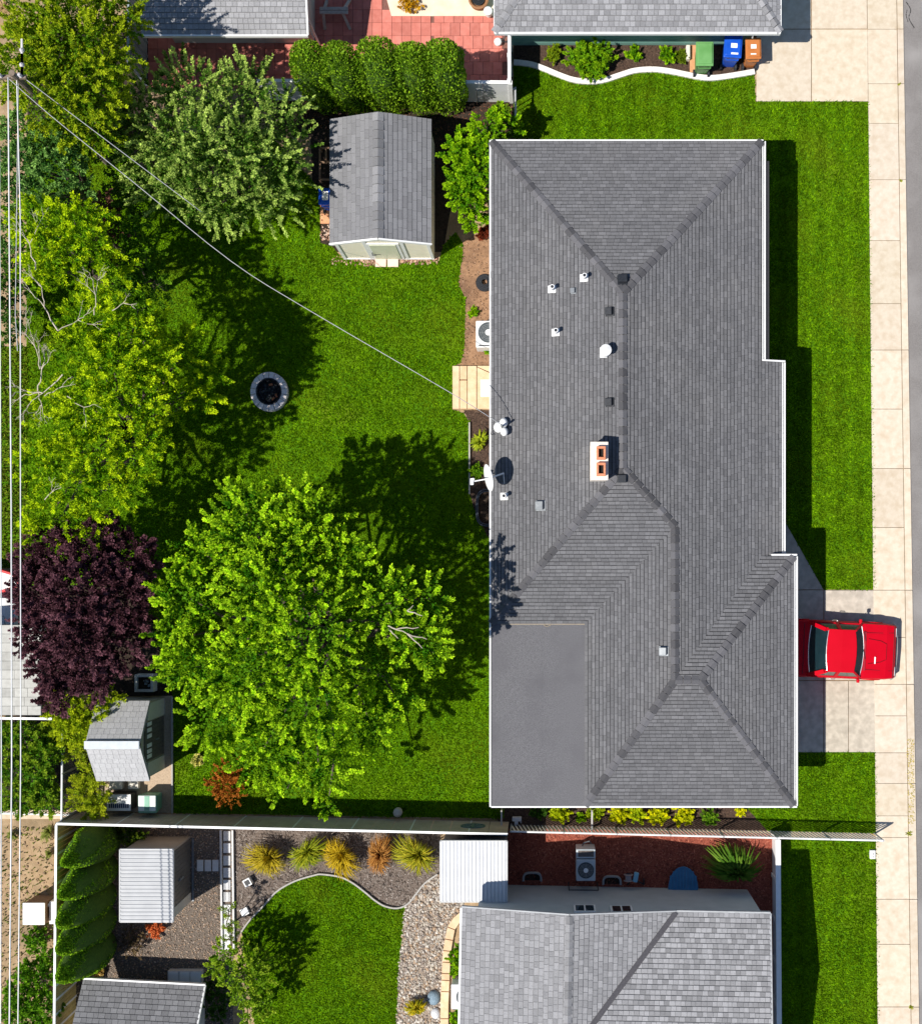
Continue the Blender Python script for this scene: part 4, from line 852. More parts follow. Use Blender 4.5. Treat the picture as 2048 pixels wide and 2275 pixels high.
def chain_fence(name, label, a, b, h, posts, slat=.07, ms=None, mtop=None, cat='fence', diag=0.0, wf=.3):
    a, b = Vector((*a[:2],0)), Vector((*b[:2],0)); th = thing(name, label, cat, (a+b)/2); L = (b-a).length; d = (b-a)/L; s = MB()
    n = int(L/slat)
    for i in range(n):
        p = a+d*(i*slat); s.beam(p+FZ*.05, p+d*diag+FZ*(h-.02), slat*wf, .010)
    tag(s.build('mesh_slats', ms or M_GREYMET, th), kind='stuff')
    for i in range(posts+1):
        p = a+d*(L*i/posts); s = MB(); s.tube([p, p+FZ*(h+.04)], .03, 7); s.build('post', mat('galvanised', (.35,.36,.37), (.42,.43,.44), 10, .5), th)
    s = MB(); s.tube([a+FZ*h, b+FZ*h], .032, 7); s.build('top_rail', mtop or M_WHITE, th)
    return th
chain_fence('chain_link_fence', 'low chain link fence with pale slats running to the pavement', (-.945,-8.55), (10.9,-8.84), 1.05, 7, .125, mat('slat_grey', (.72,.70,.68), (.80,.78,.76), 10, .6), diag=.15, wf=.5)
chain_fence('chain_link_fence', 'dark mesh fence beside the small barn at the left', (-15.03,-5.2), (-15.06,-8.1), 1.45, 2, .055, mat('mesh_dark', (.14,.17,.20), (.2,.23,.26), 20, .7), diag=.05, wf=.55)
chain_fence('alley_rail', 'thin white rail across the alley at the left edge', (-19,-8.02), (-15.15,-8.12), .6, 3, .12, M_GREYMET)
chain_fence('garden_gate', 'thin metal gate frame between white fence and house corner', at(1146,283)[:2], at(1146,222)[:2], 1.0, 1, .16, mat('galvanised', (.35,.36,.37)), mat('galvanised',(.35,.36,.37)))
chain_fence('wire_gate', 'short wire gate in front of the white vinyl fence', at(1062,226)[:2], at(1144,224)[:2], 1.0, 1, .3, MATS['galvanised'], MATS['galvanised'])
M_VINYL = mat('white_vinyl', (.72,.73,.74), (.78,.79,.80), 3, .45)
panel_fence('vinyl_fence', 'white vinyl fence behind the clipped cedar row', at(600,222)[:2], at(1136,226)[:2], 1.6, 9, M_VINYL, M_WHITE, rail=.10, post=.12)
panel_fence('vinyl_fence', 'white vinyl fence running up beside the red patio', at(1134,222)[:2], at(1134,112)[:2], 1.6, 2, M_VINYL, M_WHITE, rail=.10, post=.13)
panel_fence('low_white_fence', 'low white fence between the red mulch and the lower right lawn', (7.58,-8.85), (7.62,-15.5), .9, 5, M_VINYL, M_WHITE, rail=.16, post=.12)
panel_fence('blue_grey_fence', 'blue grey board fence left of the top left garage', at(327,188)[:2], at(327,-60)[:2], 1.8, 24, mat('slate_board', (.24,.29,.31), (.32,.37,.39), 5, .8), mat('slate_board', (.1,.1,.1)), pname='board')
for px0, nm_ in ((1115,'thin grey post below the flat patio roof'),(1313,'thin white post beside the yellow shrubs')):
    p = at(px0, 1840, .02); q = at(px0, 1795, .02); s = MB(); s.beam(q+FZ*.55, p+FZ*.55, .05, .05)
    for r in (p,q): s.beam(r, r+FZ*.55, .05, .05)
    tag(s.build('short_rail', mat('rail_grey', (.42,.40,.38), (.5,.48,.46), 8, .6)), nm_.replace('post','rail'), 'rail')
# ================================================================== YARD OBJECTS
# fire pit
fc = at(598,870,.25); fp = thing('fire_pit', 'round fire pit of pale blocks on the back lawn', 'fire pit', (fc.x,fc.y,0))
for row in range(2):
    for k in range(18):
        a0, a1 = 2*math.pi*(k+row*.5)/18+.012, 2*math.pi*(k+1+row*.5)/18-.012; ri, ro = .41, .60
        s = MB(); P = [(fc.x+r*math.cos(a), fc.y+r*1.06*math.sin(a)) for r,a in ((ri,a0),(ro,a0),(ro,(a0+a1)/2),(ro,a1),(ri,a1))]
        kk = random.uniform(.85,1.12); s.prism(P, row*.15, row*.15+.145, (kk,kk,kk*.99)); s.build('block', mat('fire_block', (.60,.54,.53), (.70,.64,.63), 14, .9, .004, tint=True), fp, bevel=.01)
s = MB(); s.lathe((fc.x,fc.y,0), [(.42,.0),(.42,.30),(.385,.30),(.385,.06)], 24, 1, 1.06); s.build('steel_liner', M_BLACK, fp)
stones('ash', [(fc.x+.36*math.cos(a), fc.y+.38*math.sin(a)) for a in np.linspace(0,6.1,14)], 420, .025, .06, ((.012,.012,.014),(.03,.03,.035),(.02,.02,.02),(.07,.075,.08)), .09, .7, 'charred lumps inside the round fire pit', 'ash')
for dx,dy,a in ((.04,.24,.3),(.12,-.22,.9),(.22,-.12,2.0)):
    s = MB(); s.cbox((fc.x+dx,fc.y+dy,.17), (.12,.06,.05), Matrix.Rotation(a,3,'Z')); s.build('ember_brick', mat('burnt_orange', (.34,.10,.04), (.45,.16,.07), 20), fp)
# air conditioners
M_ACW = mat('white_enamel', (.70,.71,.71), (.76,.77,.77), 5, .4)
def aircon(label, x, y, sx, sy, h, fx, fy, fr, m, slot=None, extra=None):
    th = thing('air_conditioner', label, 'air conditioner', (x,y,0))
    s = MB(); s.cbox((x,y,h/2), (sx,sy,h)); s.build('casing', m, th, bevel=.035)
    s = MB(); s.lathe((x+fx,y+fy,h), [(fr,-.01),(fr,.012),(fr*.93,.012),(fr*.93,.004)], 28); s.build('fan_ring', mat('fan_dark', (.06,.075,.085), (.09,.105,.115), 10, .5), th)
    g = MB()
    for k in range(1,6): 
        r = fr*.93*k/6; pts = [(x+fx+r*math.cos(a), y+fy+r*math.sin(a), h+.018) for a in np.linspace(0,2*math.pi,25)]; g.tube(pts, .006, 4)
    for k in range(8):
        a = k*math.pi/4; g.tube([(x+fx,y+fy,h+.02),(x+fx+fr*.92*math.cos(a),y+fy+fr*.92*math.sin(a),h+.02)], .005, 4)
    g.build('fan_guard', mat('guard_grey', (.22,.24,.25), (.28,.3,.31), 10, .5), th)
    s = MB(); s.lathe((x+fx,y+fy,h), [(fr*.30,.02),(fr*.28,.03),(.01,.034)], 16); s.build('fan_hub', M_WHITE, th)
    if slot: s = MB(); s.box(x+slot[0],y+slot[1],h-.01,x+slot[2],y+slot[3],h+.004); s.build('slot', M_BLACK, th)
    return th
a, b = at(1057,712,.8), at(1060,772,.8); aircon('white air conditioner half under the west eave of the house', a.x+.42, (a.y+b.y)/2, .84, a.y-b.y, .8, -.02, .05, .33, M_ACW, (-.33,-.385,.36,-.35))
c = at(1301,1922,.75); ac2 = aircon('grey air conditioner in shade on the red mulch', c.x, c.y-.16, .62, .70, .78, 0, 0, .26, mat('grey_enamel', (.42,.47,.50), (.48,.53,.56), 5, .4))
s = MB(); s.cbox((c.x,c.y+.36,.38), (.62,.30,.76)); cb = s.build('side_cabinet', MATS['grey_enamel'], ac2, bevel=.03); s = MB(); s.box(c.x-.25,c.y+.27,.755,c.x+.25,c.y+.47,.768); s.build('grille', mat('grille_brown', (.10,.085,.08), (.15,.13,.12), 20), cb)
s = MB(); s.tube([(c.x-.1,c.y+.5,.3),(c.x-.05,c.y+.62,.35),(c.x+.12,c.y+.66,.3),(c.x+.2,c.y+.55,.15)], .025, 6); s.build('pipework', M_GREYMET, ac2)
a, b = at(1002,2187,.8), at(1002,2243,.8); aircon('white air conditioner against the bottom neighbour with dark fan', a.x+.40, (a.y+b.y)/2, .8, a.y-b.y, .8, .05, 0, .29, M_ACW)
# back step: beige pavers, mat
slabs('back_step', 'beige paver step at the west eave with a white mat', 'step', [[(1006,814),(1021,814),(1021,910),(1006,910)],[(1022,814),(1038,814),(1038,845),(1022,845)],[(1022,846),(1038,846),(1038,910),(1022,910)],[(1039,814),(1059,814),(1059,910),(1039,910)],[(1060,814),(1120,814),(1120,842),(1060,816)],[(1060,817),(1120,844),(1120,910),(1060,910)]], M_BEIGE, z=.16)
dm = thing('door_mat', 'white doormat with faint grey lettering on the beige step', 'mat', at(1080,863))
a, b = at(1067,843,.18), at(1092,881,.18); s = MB(); s.box(a.x,b.y,.165,b.x+.1,a.y,.185); s.build('mat', mat('white_mat', (.74,.73,.72), (.8,.79,.78), 30, .9), dm, bevel=.008)
s = MB(); ink = mat('mat_print', (.50,.50,.49), (.56,.56,.55), 20)
for r, rowtext in enumerate(('HL', 'NE')):
    cx, cy, hgt = a.x+.10, a.y-.10-r*.24, .13; wd = .07
    strokes = {'H':((0,0,0,1),(1,0,1,1),(0,.5,1,.5)),'L':((0,0,0,1),(0,0,1,0)),'N':((0,0,0,1),(0,1,1,0),(1,0,1,1)),'E':((0,0,0,1),(0,0,1,0),(0,.5,.8,.5),(0,1,1,1))}
    for j, chh in enumerate(rowtext):
        for x0,y0,x1,y1 in strokes[chh]: s.beam((cx+j*.12+x0*wd, cy-hgt+y0*hgt, .187), (cx+j*.12+x1*wd, cy-hgt+y1*hgt, .187), .014, .004)
s.build('lettering', ink, dm)
# window wells
def well(label, px, py, rx, ry, m, flipx=True, cover=None, cat='window well'):
    c = at(px,py,.15); th = thing('window_well', label, cat, (c.x,c.y,0)); s = MB(); pts = []
    for k in range(17):
        u = math.pi*k/16; ex = .55
        if flipx: pts.append((c.x-rx*abs(math.sin(u))**ex, c.y+ry*math.copysign(abs(math.cos(u))**ex, math.cos(u))))
        else: pts.append((c.x+rx*math.copysign(abs(math.cos(u))**ex, math.cos(u)), c.y+ry*abs(math.sin(u))**ex))
    for k,h in ((0,.16),(.06,.13)):
        q = [(p[0]+(c.x-p[0])*k*1.5, p[1]+(c.y-p[1])*k*1.5) for p in pts]
        s.tube([(x,y,h) for x,y in q], .022, 6)
    for (p,q) in zip(pts,pts[1:]): s.beam((*p,.06),(*q,.06),.012,.2)
    s.build('rim', m, th)
    s = MB(); s.prism([(p[0],p[1]) for p in pts], .008, .02); s.build('pit', M_SOIL if not cover else cover, th)
    return th, pts, c
well('black rounded window well half under the west eave', 1092, 1128, .50, .60, mat('well_steel', (.06,.075,.10), (.09,.105,.13), 20, .4, metal=.5))
M_WELLG = mat('well_galv', (.30,.31,.32), (.36,.37,.38), 20, .45)
well('grey arched window well left of the shaded air conditioner', 1182, 1958, .30, .28, M_WELLG, False); well('grey arched window well right of the shaded air conditioner', 1359, 1966, .30, .28, M_WELLG, False)
c = at(1517,1976,.2); wc = thing('well_cover', 'blue ribbed half round cover against the grey wall', 'cover', (c.x,c.y,0)); M_BLUEC = mat('blue_plastic', (.035,.15,.30), (.05,.19,.36), 4, .5)
for i in range(9):
    x0, x1 = -.44+i*.98/10, -.44+(i+1)*.98/10; xm_ = (x0+x1)/2; yt = .72*math.sqrt(max(.05,1-(xm_/.47)**2))**.8
    s = MB(); s.box(c.x+x0+.004,c.y,.20,c.x+x1-.004,c.y+yt,.23+.012*(i%2)); s.build('rib', M_BLUEC, wc)
pts = [(c.x+.46*math.cos(a), c.y+.72*math.sin(a), .21) for a in np.linspace(0,math.pi,20)]; s = MB(); s.tube(pts, .03, 6); s.tube([pts[0],pts[-1]], .03, 6); s.build('rim', M_BLUEC, wc)
# small reel of hose by the grey wall
c = at(1405,1950,.3); hr = thing('hose_reel', 'small blue hose reel with grey drum in shade by the grey wall', 'hose reel', (c.x,c.y,0))
s = MB(); s.lathe((0,0,0), [(.10,-.12),(.16,-.10),(.10,-.08),(.10,.08),(.16,.10),(.10,.12)], 14); s.xf(Matrix.Translation(c+Vector((-.14,0,0)))@Matrix.Rotation(math.pi/2,4,'X')); s.build('drum', mat('reel_grey', (.30,.26,.26)), hr)
s = MB(); s.cbox(c+Vector((.1,.02,0)), (.15,.32,.14), Matrix.Rotation(-.2,3,'Z')); s.build('body', mat('reel_blue', (.20,.42,.55)), hr, bevel=.03)
for a_,b_ in (((0,-.05),(-.15,-.3)),((.1,-.1),(.38,-.28)),((.36,-.05),(.38,-.28))):
    s = MB(); s.tube([c+Vector((a_[0],a_[1],-.05)),c+Vector((b_[0],b_[1],-.26))], .025, 6); s.build('leg', M_BLACK, hr)
# bins
def bin_(label, px, py, w, l, h, m, mlid, stickers, wheels=True, rot=0.0, group=None):
    c = at(px,py,h); th = thing('wheelie_bin', label, 'bin', (c.x,c.y,0), group); R = Matrix.Rotation(rot,3,'Z')
    s = MB(); s.cbox((0,0,h*.47), (w*.94,l*.92,h*.94), taper=.74); s.xf(Matrix.Translation((c.x,c.y,0))@R.to_4x4()); body = s.build('body', m, th, bevel=.03)
    s = MB(); s.cbox((0,0,h*.97), (w*1.02,l*1.02,h*.06)); s.cbox((0,0,h*1.01), (w*.86,l*.86,.05)); s.xf(Matrix.Translation((c.x,c.y,0))@R.to_4x4()); lid = s.build('lid', mlid, th, bevel=.03)
    for (x,y,sx,sy) in stickers:
        s = MB(); s.cbox((x*w,y*l,h*1.01+.027), (sx*w,sy*l,.004)); s.xf(Matrix.Translation((c.x,c.y,0))@R.to_4x4()); s.build('sticker', M_WHITE, lid)
    s = MB(); s.tube([(-w*.35,-l*.52,h*.93),(-w*.35,-l*.58,h*.93),(w*.35,-l*.58,h*.93),(w*.35,-l*.52,h*.93)], .02, 6); s.xf(Matrix.Translation((c.x,c.y,0))@R.to_4x4()); s.build('handle', m, th)
    if wheels:
        for sx in (-1,1):
            s = MB(); s.tube([(sx*w*.36,-l*.36,.12),(sx*w*.48,-l*.36,.12)], .12, 14); s.xf(Matrix.Translation((c.x,c.y,0))@R.to_4x4()); s.build('wheel', M_BLACK, th)
    return th
G_ = 'wheelie bins in front of the teal house'
M_BING, M_BING2 = mat('green_bin', (.075,.21,.055), (.10,.25,.075), 4, .5), mat('green_lid', (.11,.29,.085), (.15,.35,.12), 4, .5)
M_BINB = mat('blue_bin', (.005,.07,.45), (.01,.09,.56), 4, .4); M_BINO = mat('brown_bin', (.42,.135,.03), (.50,.175,.05), 4, .5)
bin_('green wheelie bin, leftmost of three by the teal house', 1565,119,.55,.76,1.02,M_BING,M_BING2,(), group=G_)
bin_('blue wheelie bin between the green and brown ones', 1628,102,.56,.72,1.08,M_BINB,M_BINB,((.05,.0,.36,.20),(.1,-.35,.40,.08)), rot=-.06, group=G_)
bin_('brown wheelie bin, rightmost of three by the teal house', 1673,107,.49,.66,1.0,M_BINO,M_BINO,((.0,.06,.36,.20),(-.02,-.30,.36,.06)), rot=.02, group=G_)
bin_('blue bin with white label beside the cream shed', 727,436,.56,.52,1.0,M_BINB,M_BINB,((-.1,.02,.34,.55),))
s = MB(); P = at(1542,120); s.box(P.x-.16,P.y-.62,.02,P.x+.06,P.y+.28,.07); tag(s.build('paving_plank', mat('orange_plank', (.52,.25,.12), (.6,.32,.17), 10)), 'narrow orange paving strip left of the green bin', 'paver')
s = MB(); P = at(1528,116,.2); s.cbox((P.x,P.y,.12), (.13,.46,.24)); tag(s.build('stone_block', mat('cream_block', (.66,.60,.52), (.74,.68,.6), 20, .9, .01), bevel=.02), 'cream stone block left of the green bin', 'stone')
# patio things
bc = at(742,24,.45); be = thing('garden_bench', 'pale wooden bench with splayed legs in shade on the patio', 'bench', (bc.x,bc.y,0)); M_GREYWD = mat('grey_wood', (.34,.31,.28), (.45,.42,.39), 14, .85, .004)
for dy in (-.05,.07):
    s = MB(); s.box(bc.x-.46,bc.y+dy-.055,.43,bc.x+.46,bc.y+dy+.05,.47); s.build('seat_board', M_GREYWD, be)
for a_,b_ in (((-.35,-.05),(-.36,-.42)),((.28,-.05),(.46,-.42)),((-.3,.1),(-.3,.5)),((.35,.1),(.5,.62))):
    s = MB(); s.beam((bc.x+a_[0],bc.y+a_[1],.42),(bc.x+b_[0],bc.y+b_[1],.04),.09,.07); s.build('leg', M_GREYWD, be)
pc = at(1063,0,.3); pot = thing('wicker_planter', 'round brown wicker planter at the top edge of the patio', 'planter', (pc.x,pc.y,0))
s = MB(); s.lathe((pc.x,pc.y,0), [(.22,0),(.28,.15),(.31,.36),(.33,.38),(.28,.40),(.24,.37),(.22,.30)], 22); s.build('basket', mat('wicker', (.26,.12,.055), (.36,.18,.09), 40, .9, .01, 60), pot)
s = MB()
for r in (.06,.12,.18): s.tube([(pc.x+r*math.cos(a),pc.y+r*math.sin(a),.36) for a in np.linspace(0,6.28,16)], .03, 6)
s.build('coil', M_BLACK, pot)
uc = at(1085,30,.25); s = MB(); s.lathe((uc.x,uc.y,0), [(.07,0),(.05,.08),(.11,.2),(.14,.34),(.12,.42),(.15,.46),(.10,.47)], 16); tag(s.build('white_urn', M_WHITE, smooth=True), 'white urn beside the wicker planter', 'urn')
hc = at(1106,92,.2); hb = thing('hose_bowl', 'white bowl with black looped hose at the patio corner', 'hose', (hc.x,hc.y,0))
s = MB(); s.lathe((hc.x,hc.y,0), [(.08,0),(.12,.1),(.13,.2),(.1,.24),(.01,.25)], 14); s.build('bowl', M_WHITE, hb, smooth=True)
s = MB(); s.tube(smoothline([hc+Vector(q) for q in ((.05,.35,.1),(.12,.15,.1),(.3,.3,.2),(.22,.05,.15),(.12,-.02,.1),(.32,-.05,.05))], 5), .018, 6); s.build('loop', M_BLACK, hb)
cs = at(772,141,2.35); bh = thing('bird_box', 'small white box fixed among the clipped cedars', 'bird box', (cs.x,cs.y,cs.z-.3))
s = MB(); s.cbox(cs-Vector((0,0,.14)), (.14,.24,.26)); s.build('box', M_WHITE, bh); s = MB(); s.cbox(cs, (.17,.28,.03)); s.build('lid', M_WHITE, bh); s = MB(); s.tube([cs-Vector((0,0,2.35)), cs-Vector((0,0,.25))], .03, 6); s.build('pole', M_WHITE, bh)
# hose pot under the eave
c = at(1076,625,.25); hp = thing('coiled_hose', 'black coiled hose ring on the tan bed under the west eave', 'hose', (c.x,c.y,0)); s = MB()
for i,r in enumerate((.27,.25,.22,.19,.15,.11)): s.tube([(c.x+r*math.cos(a),c.y+r*math.sin(a),.05+.012*(i%3)+.02*i) for a in np.linspace(0,6.283,22)], .026, 6)
s.build('coil', M_BLACK, hp)
# planter tub by the barn, crate, green tub, slab boxes
pb = at(320,1518,.45); tb = thing('planter_box', 'square pale framed planter box above the small barn', 'planter', (pb.x,pb.y,0))
for x0,y0,x1,y1 in ((-.30,-.28,.30,-.20),(-.30,.20,.30,.28),(-.30,-.2,-.22,.2),(.22,-.2,.30,.2)):
    s = MB(); s.box(pb.x+x0,pb.y+y0,0,pb.x+x1,pb.y+y1,.45); s.build('side', mat('pale_frame', (.45,.44,.42), (.55,.54,.52), 10), tb)
s = MB(); s.box(pb.x-.22,pb.y-.2,0,pb.x+.22,pb.y+.2,.30); s.build('soil', M_SOIL, tb)
for k in range(5):
    s = MB(); s.cbox((pb.x+random.uniform(-.1,.14),pb.y+random.uniform(-.12,.12),.33), (.09,.06,.05), Matrix.Rotation(k,3,'Z')); s.build('stone', mat('blue_grey_stone', (.20,.25,.28)), tb)
cc = at(265,1783,.62); cr = thing('slatted_crate', 'white topped slatted box beside the brown fence', 'crate', (cc.x,cc.y,0))
s = MB(); s.cbox((cc.x,cc.y,.30), (.74,.50,.60)); s.build('body', mat('dark_crate', (.06,.055,.05), (.09,.08,.075), 10), cr)
s = MB(); s.cbox((cc.x,cc.y,.625), (.76,.52,.03)); s.build('top', M_WHITE, cr)
for k in range(10):
    s = MB(); s.box(cc.x-.32+k*.066,cc.y-.17,.642,cc.x-.32+k*.066+.045,cc.y-.03,.652); s.build('slot', mat('navy_slot', (.03,.05,.10), (.05,.07,.13), 10), cr)
    s = MB(); s.box(cc.x-.30+k*.06,cc.y+.04,.642,cc.x-.30+k*.06+.02,cc.y+.16,.648); s.build('rib', mat('rib_grey', (.42,.42,.42)), cr)
gc = at(327,1787,.75); gb = thing('mint_tub', 'mint green lidded tub beside the brown fence', 'tub', (gc.x,gc.y,0)); M_MINT = mat('mint_plastic', (.16,.36,.26), (.20,.42,.31), 4, .5)
s = MB(); s.cbox((gc.x,gc.y,.36), (.62,.60,.72), taper=.85); s.build('body', M_MINT, gb, bevel=.05); s = MB(); s.cbox((gc.x,gc.y+.03,.73), (.56,.5,.04)); s.build('lid', mat('pale_mint', (.62,.70,.65), (.70,.77,.72), 4, .4), gb, bevel=.03); s = MB(); s.cbox((gc.x,gc.y+.03,.755), (.16,.46,.02)); s.build('lid_rib', M_MINT, gb)
for q,sz,lb in (((258,1742),(.42,.34,.28),'white box below the small barn, left one'),((296,1742),(.34,.34,.24),'white box below the small barn, right one')):
    c = at(*q,.25); s = MB(); s.cbox((c.x,c.y,sz[2]/2), sz); tag(s.build('storage_box', mat('cream_box', (.68,.63,.55), (.75,.70,.62), 6), bevel=.02), lb, 'box')
# alley boxes
c = at(77,2030,1.0); ub = thing('utility_cabinet', 'white topped wooden cabinet in the alley by the fence', 'cabinet', (c.x,c.y,0))
s = MB(); s.cbox((c.x,c.y,.49), (.66,.66,.98)); s.build('body', M_WOOD, ub); s = MB(); s.cbox((c.x-.01,c.y,1.0), (.70,.70,.05)); s.build('lid', M_WHITE, ub, bevel=.01); s = MB(); s.lathe((c.x+.34,c.y+.2,.7), [(.05,0),(.05,.04),(.01,.06)], 10); s.build('knob', M_WHITE, ub)
c = at(116,2028,.8); s = MB(); s.cbox((c.x,c.y,.4), (.16,.72,.8)); tag(s.build('side_cabinet_box', M_WHITE, bevel=.01), 'narrow white cabinet between alley cabinet and fence', 'cabinet')
# stepping stones and path in the lower garden
M_STEP = mat('pale_stepping_stone', (.60,.60,.60), (.68,.68,.68), 10, .85, .002, tint=True)
def q4(k,x0,y0,x1,y1): return [t(k,x0,y0),t(k,x1,y0),t(k,x1,y1),t(k,x0,y1)]
slabs('stepping_path', 'column of pale square slabs between two rails in the lower garden', 'path', [q4('J',1292,y,1336,y+60) for y in (390,460,532,602,672,742,815,885,955,1020)], M_STEP, z=.05, gap=.01)
slabs('stepping_stones', 'three pale square slabs beside the corrugated metal shed', 'stepping stone', [q4('J',x,557,x+38,625) for x in (1140,1185,1229)], M_STEP, z=.05)
for x, lb in ((1280,'left'),(1348,'right')):
    a,b = at(*t('J',x,385)), at(*t('J',x+8,1090)); s = MB(); s.beam(a+FZ*.06,b+FZ*.06,.055,.12); tag(s.build('path_rail', mat('path_trim', (.58,.57,.56), (.66,.65,.64), 8)), lb+' pale border rail of the stepping path', 'edging')
p = at(*t('J',1430,690),.2); ln = thing('path_lantern', 'small square lantern with dark top in the mulch', 'lantern', (p.x,p.y,0)); Rz = Matrix.Rotation(.5,3,'Z')
s = MB(); s.cbox((p.x,p.y,.12), (.24,.24,.24), Rz); s.build('frame', M_WHITE, ln); s = MB(); s.cbox((p.x,p.y,.245), (.16,.16,.02), Rz); s.build('top', M_BLACK, ln)
p = at(*t('J',1413,860),.1); s = MB(); s.cbox((p.x,p.y,.06), (.26,.24,.12), Matrix.Rotation(.45,3,'Z')); tag(s.build('white_stone', M_WHITE, bevel=.02), 'white square block beside the rounded lawn', 'stone')
p = at(*t('J',1066,1240),.3); cf = thing('cold_frame', 'white three pane cold frame behind the bottom left garage', 'cold frame', (p.x,p.y,0))
s = MB(); s.cbox((p.x,p.y,.13), (1.10,.40,.26)); s.build('frame', mat('frame_grey', (.5,.5,.5)), cf)
for k in (-1,0,1): s = MB(); s.cbox((p.x+k*.36,p.y,.275), (.31,.34,.03)); s.build('pane', mat('milky_pane', (.66,.67,.68), (.72,.73,.74), 3, .2), cf)
# curved cream block border by the bottom neighbour
bd = thing('block_border', 'curved border of cream blocks beside the river stones', 'border', at(998,2120))
line = [at(x,y).to_3d() for x,y in ((1030,2030),(1015,2042),(1003,2060),(998,2085),(994,2110),(992,2135),(991,2160),(990,2175),(989,2200),(988,2225),(988,2260),(988,2300),(988,2350))]
cuts = [0,2,3,4,5,6,7,8,10,12]
for i,j in zip(cuts,cuts[1:]):
    a_,b_ = [],[]
    for k in range(i,j+1):
        d = (line[min(k+1,len(line)-1)]-line[max(k-1,0)]).normalized(); q = Vector((-d.y,d.x,0)); sh = d*(.012 if k==i else -.012 if k==j else 0)
        a_.append(line[k]+sh+q*.13); b_.append(line[k]+sh-q*.13)
    s = MB(); kk = random.uniform(.92,1.06); s.prism([(p.x,p.y) for p in a_]+[(p.x,p.y) for p in b_[::-1]], -.02, .13, (kk,kk,kk)); s.build('block', M_BEIGE, bd, bevel=.012)
for q,sz,lb,cl in (((964,2215),.20,'blue grey boulder beside the round yellow shrub',(.16,.22,.27)),((968,2250),.15,'pale patterned stone below the blue grey boulder',(.5,.5,.52))):
    p = at(*q); s = MB(); s.lathe((p.x,p.y,0), [(sz,0),(sz*1.1,sz*.4),(sz*.8,sz*.9),(sz*.3,sz*1.15)], 9, 1, 1.15); tag(s.build('boulder', mat('boulder_%d'%q[1], cl, tuple(min(1,v*1.4) for v in cl), 14, .9, .02, 30), smooth=True), lb, 'boulder')
# ornaments along the fences
p = at(883,1806,.35); s = MB(); s.lathe((p.x,p.y,0), [(.08,0),(.13,.08),(.15,.2),(.12,.32),(.14,.36),(.05,.37)], 14); tag(s.build('garden_urn', mat('pale_stone', (.52,.46,.42), (.62,.56,.52), 20, .9), smooth=True), 'round pale garden urn at the foot of the brown fence', 'urn')
p = at(1148,1822,.2); hs = thing('tap_box', 'small grey white tap box at the chain link fence end', 'tap', (p.x,p.y,0)); s = MB(); s.cbox((p.x,p.y+.04,.2), (.30,.14,.16)); s.cbox((p.x-.02,p.y-.08,.14), (.12,.16,.1)); s.build('box', mat('box_grey', (.5,.5,.53)), hs, bevel=.02); s = MB(); s.tube([(p.x+.12,p.y,.16),(p.x+.13,p.y-.12,.05)], .025, 6); s.build('spout', MATS['box_grey'], hs)
p = at(1938,1899,.12); mb_ = thing('meter_cover', 'small white meter cover at the lawn edge by the pavement', 'cover', (p.x,p.y,0)); s = MB(); s.cbox((p.x,p.y,.06), (.18,.28,.12)); s.build('lid', M_WHITE, mb_, bevel=.015)
s = MB(); s.beam((p.x-.02,p.y+.06,.122),(p.x+.05,p.y+.02,.122),.014,.004); s.beam((p.x-.02,p.y-.02,.122),(p.x+.05,p.y+.02,.122),.014,.004); s.beam((p.x-.02,p.y-.08,.122),(p.x+.05,p.y-.06,.122),.014,.004); s.beam((p.x+.02,p.y-.09,.122),(p.x+.02,p.y-.05,.122),.014,.004); s.build('marks', M_BLACK, mb_)
# boat at the left edge
b0 = at(-30,1291,.9); bt = thing('small_boat', 'white boat with red rim, bow at the left edge', 'boat', (b0.x-1,b0.y,0)); s = MB(); rim = MB(); vs = []
xb = at(46,1293,.9).x; st = [(0,.02),(.12,.14),(.3,.24),(.6,.33),(1.0,.37),(2.2,.38),(3.2,.34)]
for dx,wv in st: vs += [(xb-dx,b0.y-wv,.88),(xb-dx,b0.y+wv,.88),(xb-dx-.02,b0.y+wv*.6,.45),(xb-dx-.02,b0.y-wv*.6,.45)]
fs = []
for i in range(len(st)-1):
    k = i*4; fs += [(k,k+4,k+5,k+1),(k+1,k+5,k+6,k+2),(k+2,k+6,k+7,k+3),(k+3,k+7,k+4,k)]
fs += [(0,1,2,3),(27,26,25,24)]
s.add(vs, fs); s.build('hull', M_WHITE, bt)
for sg in (-1,1): rim.tube([(xb-dx,b0.y+sg*wv,.90) for dx,wv in st], .05, 6)
rim.build('rim', mat('red_rim', (.62,.02,.025), (.68,.03,.035), 6, .4), bt)
s = MB(); s.box(xb-2.6,b0.y-.25,0,xb-2.4,b0.y+.25,.46); s.box(xb-.9,b0.y-.25,0,xb-.7,b0.y+.25,.46); s.build('cradle', M_WOOD, bt)
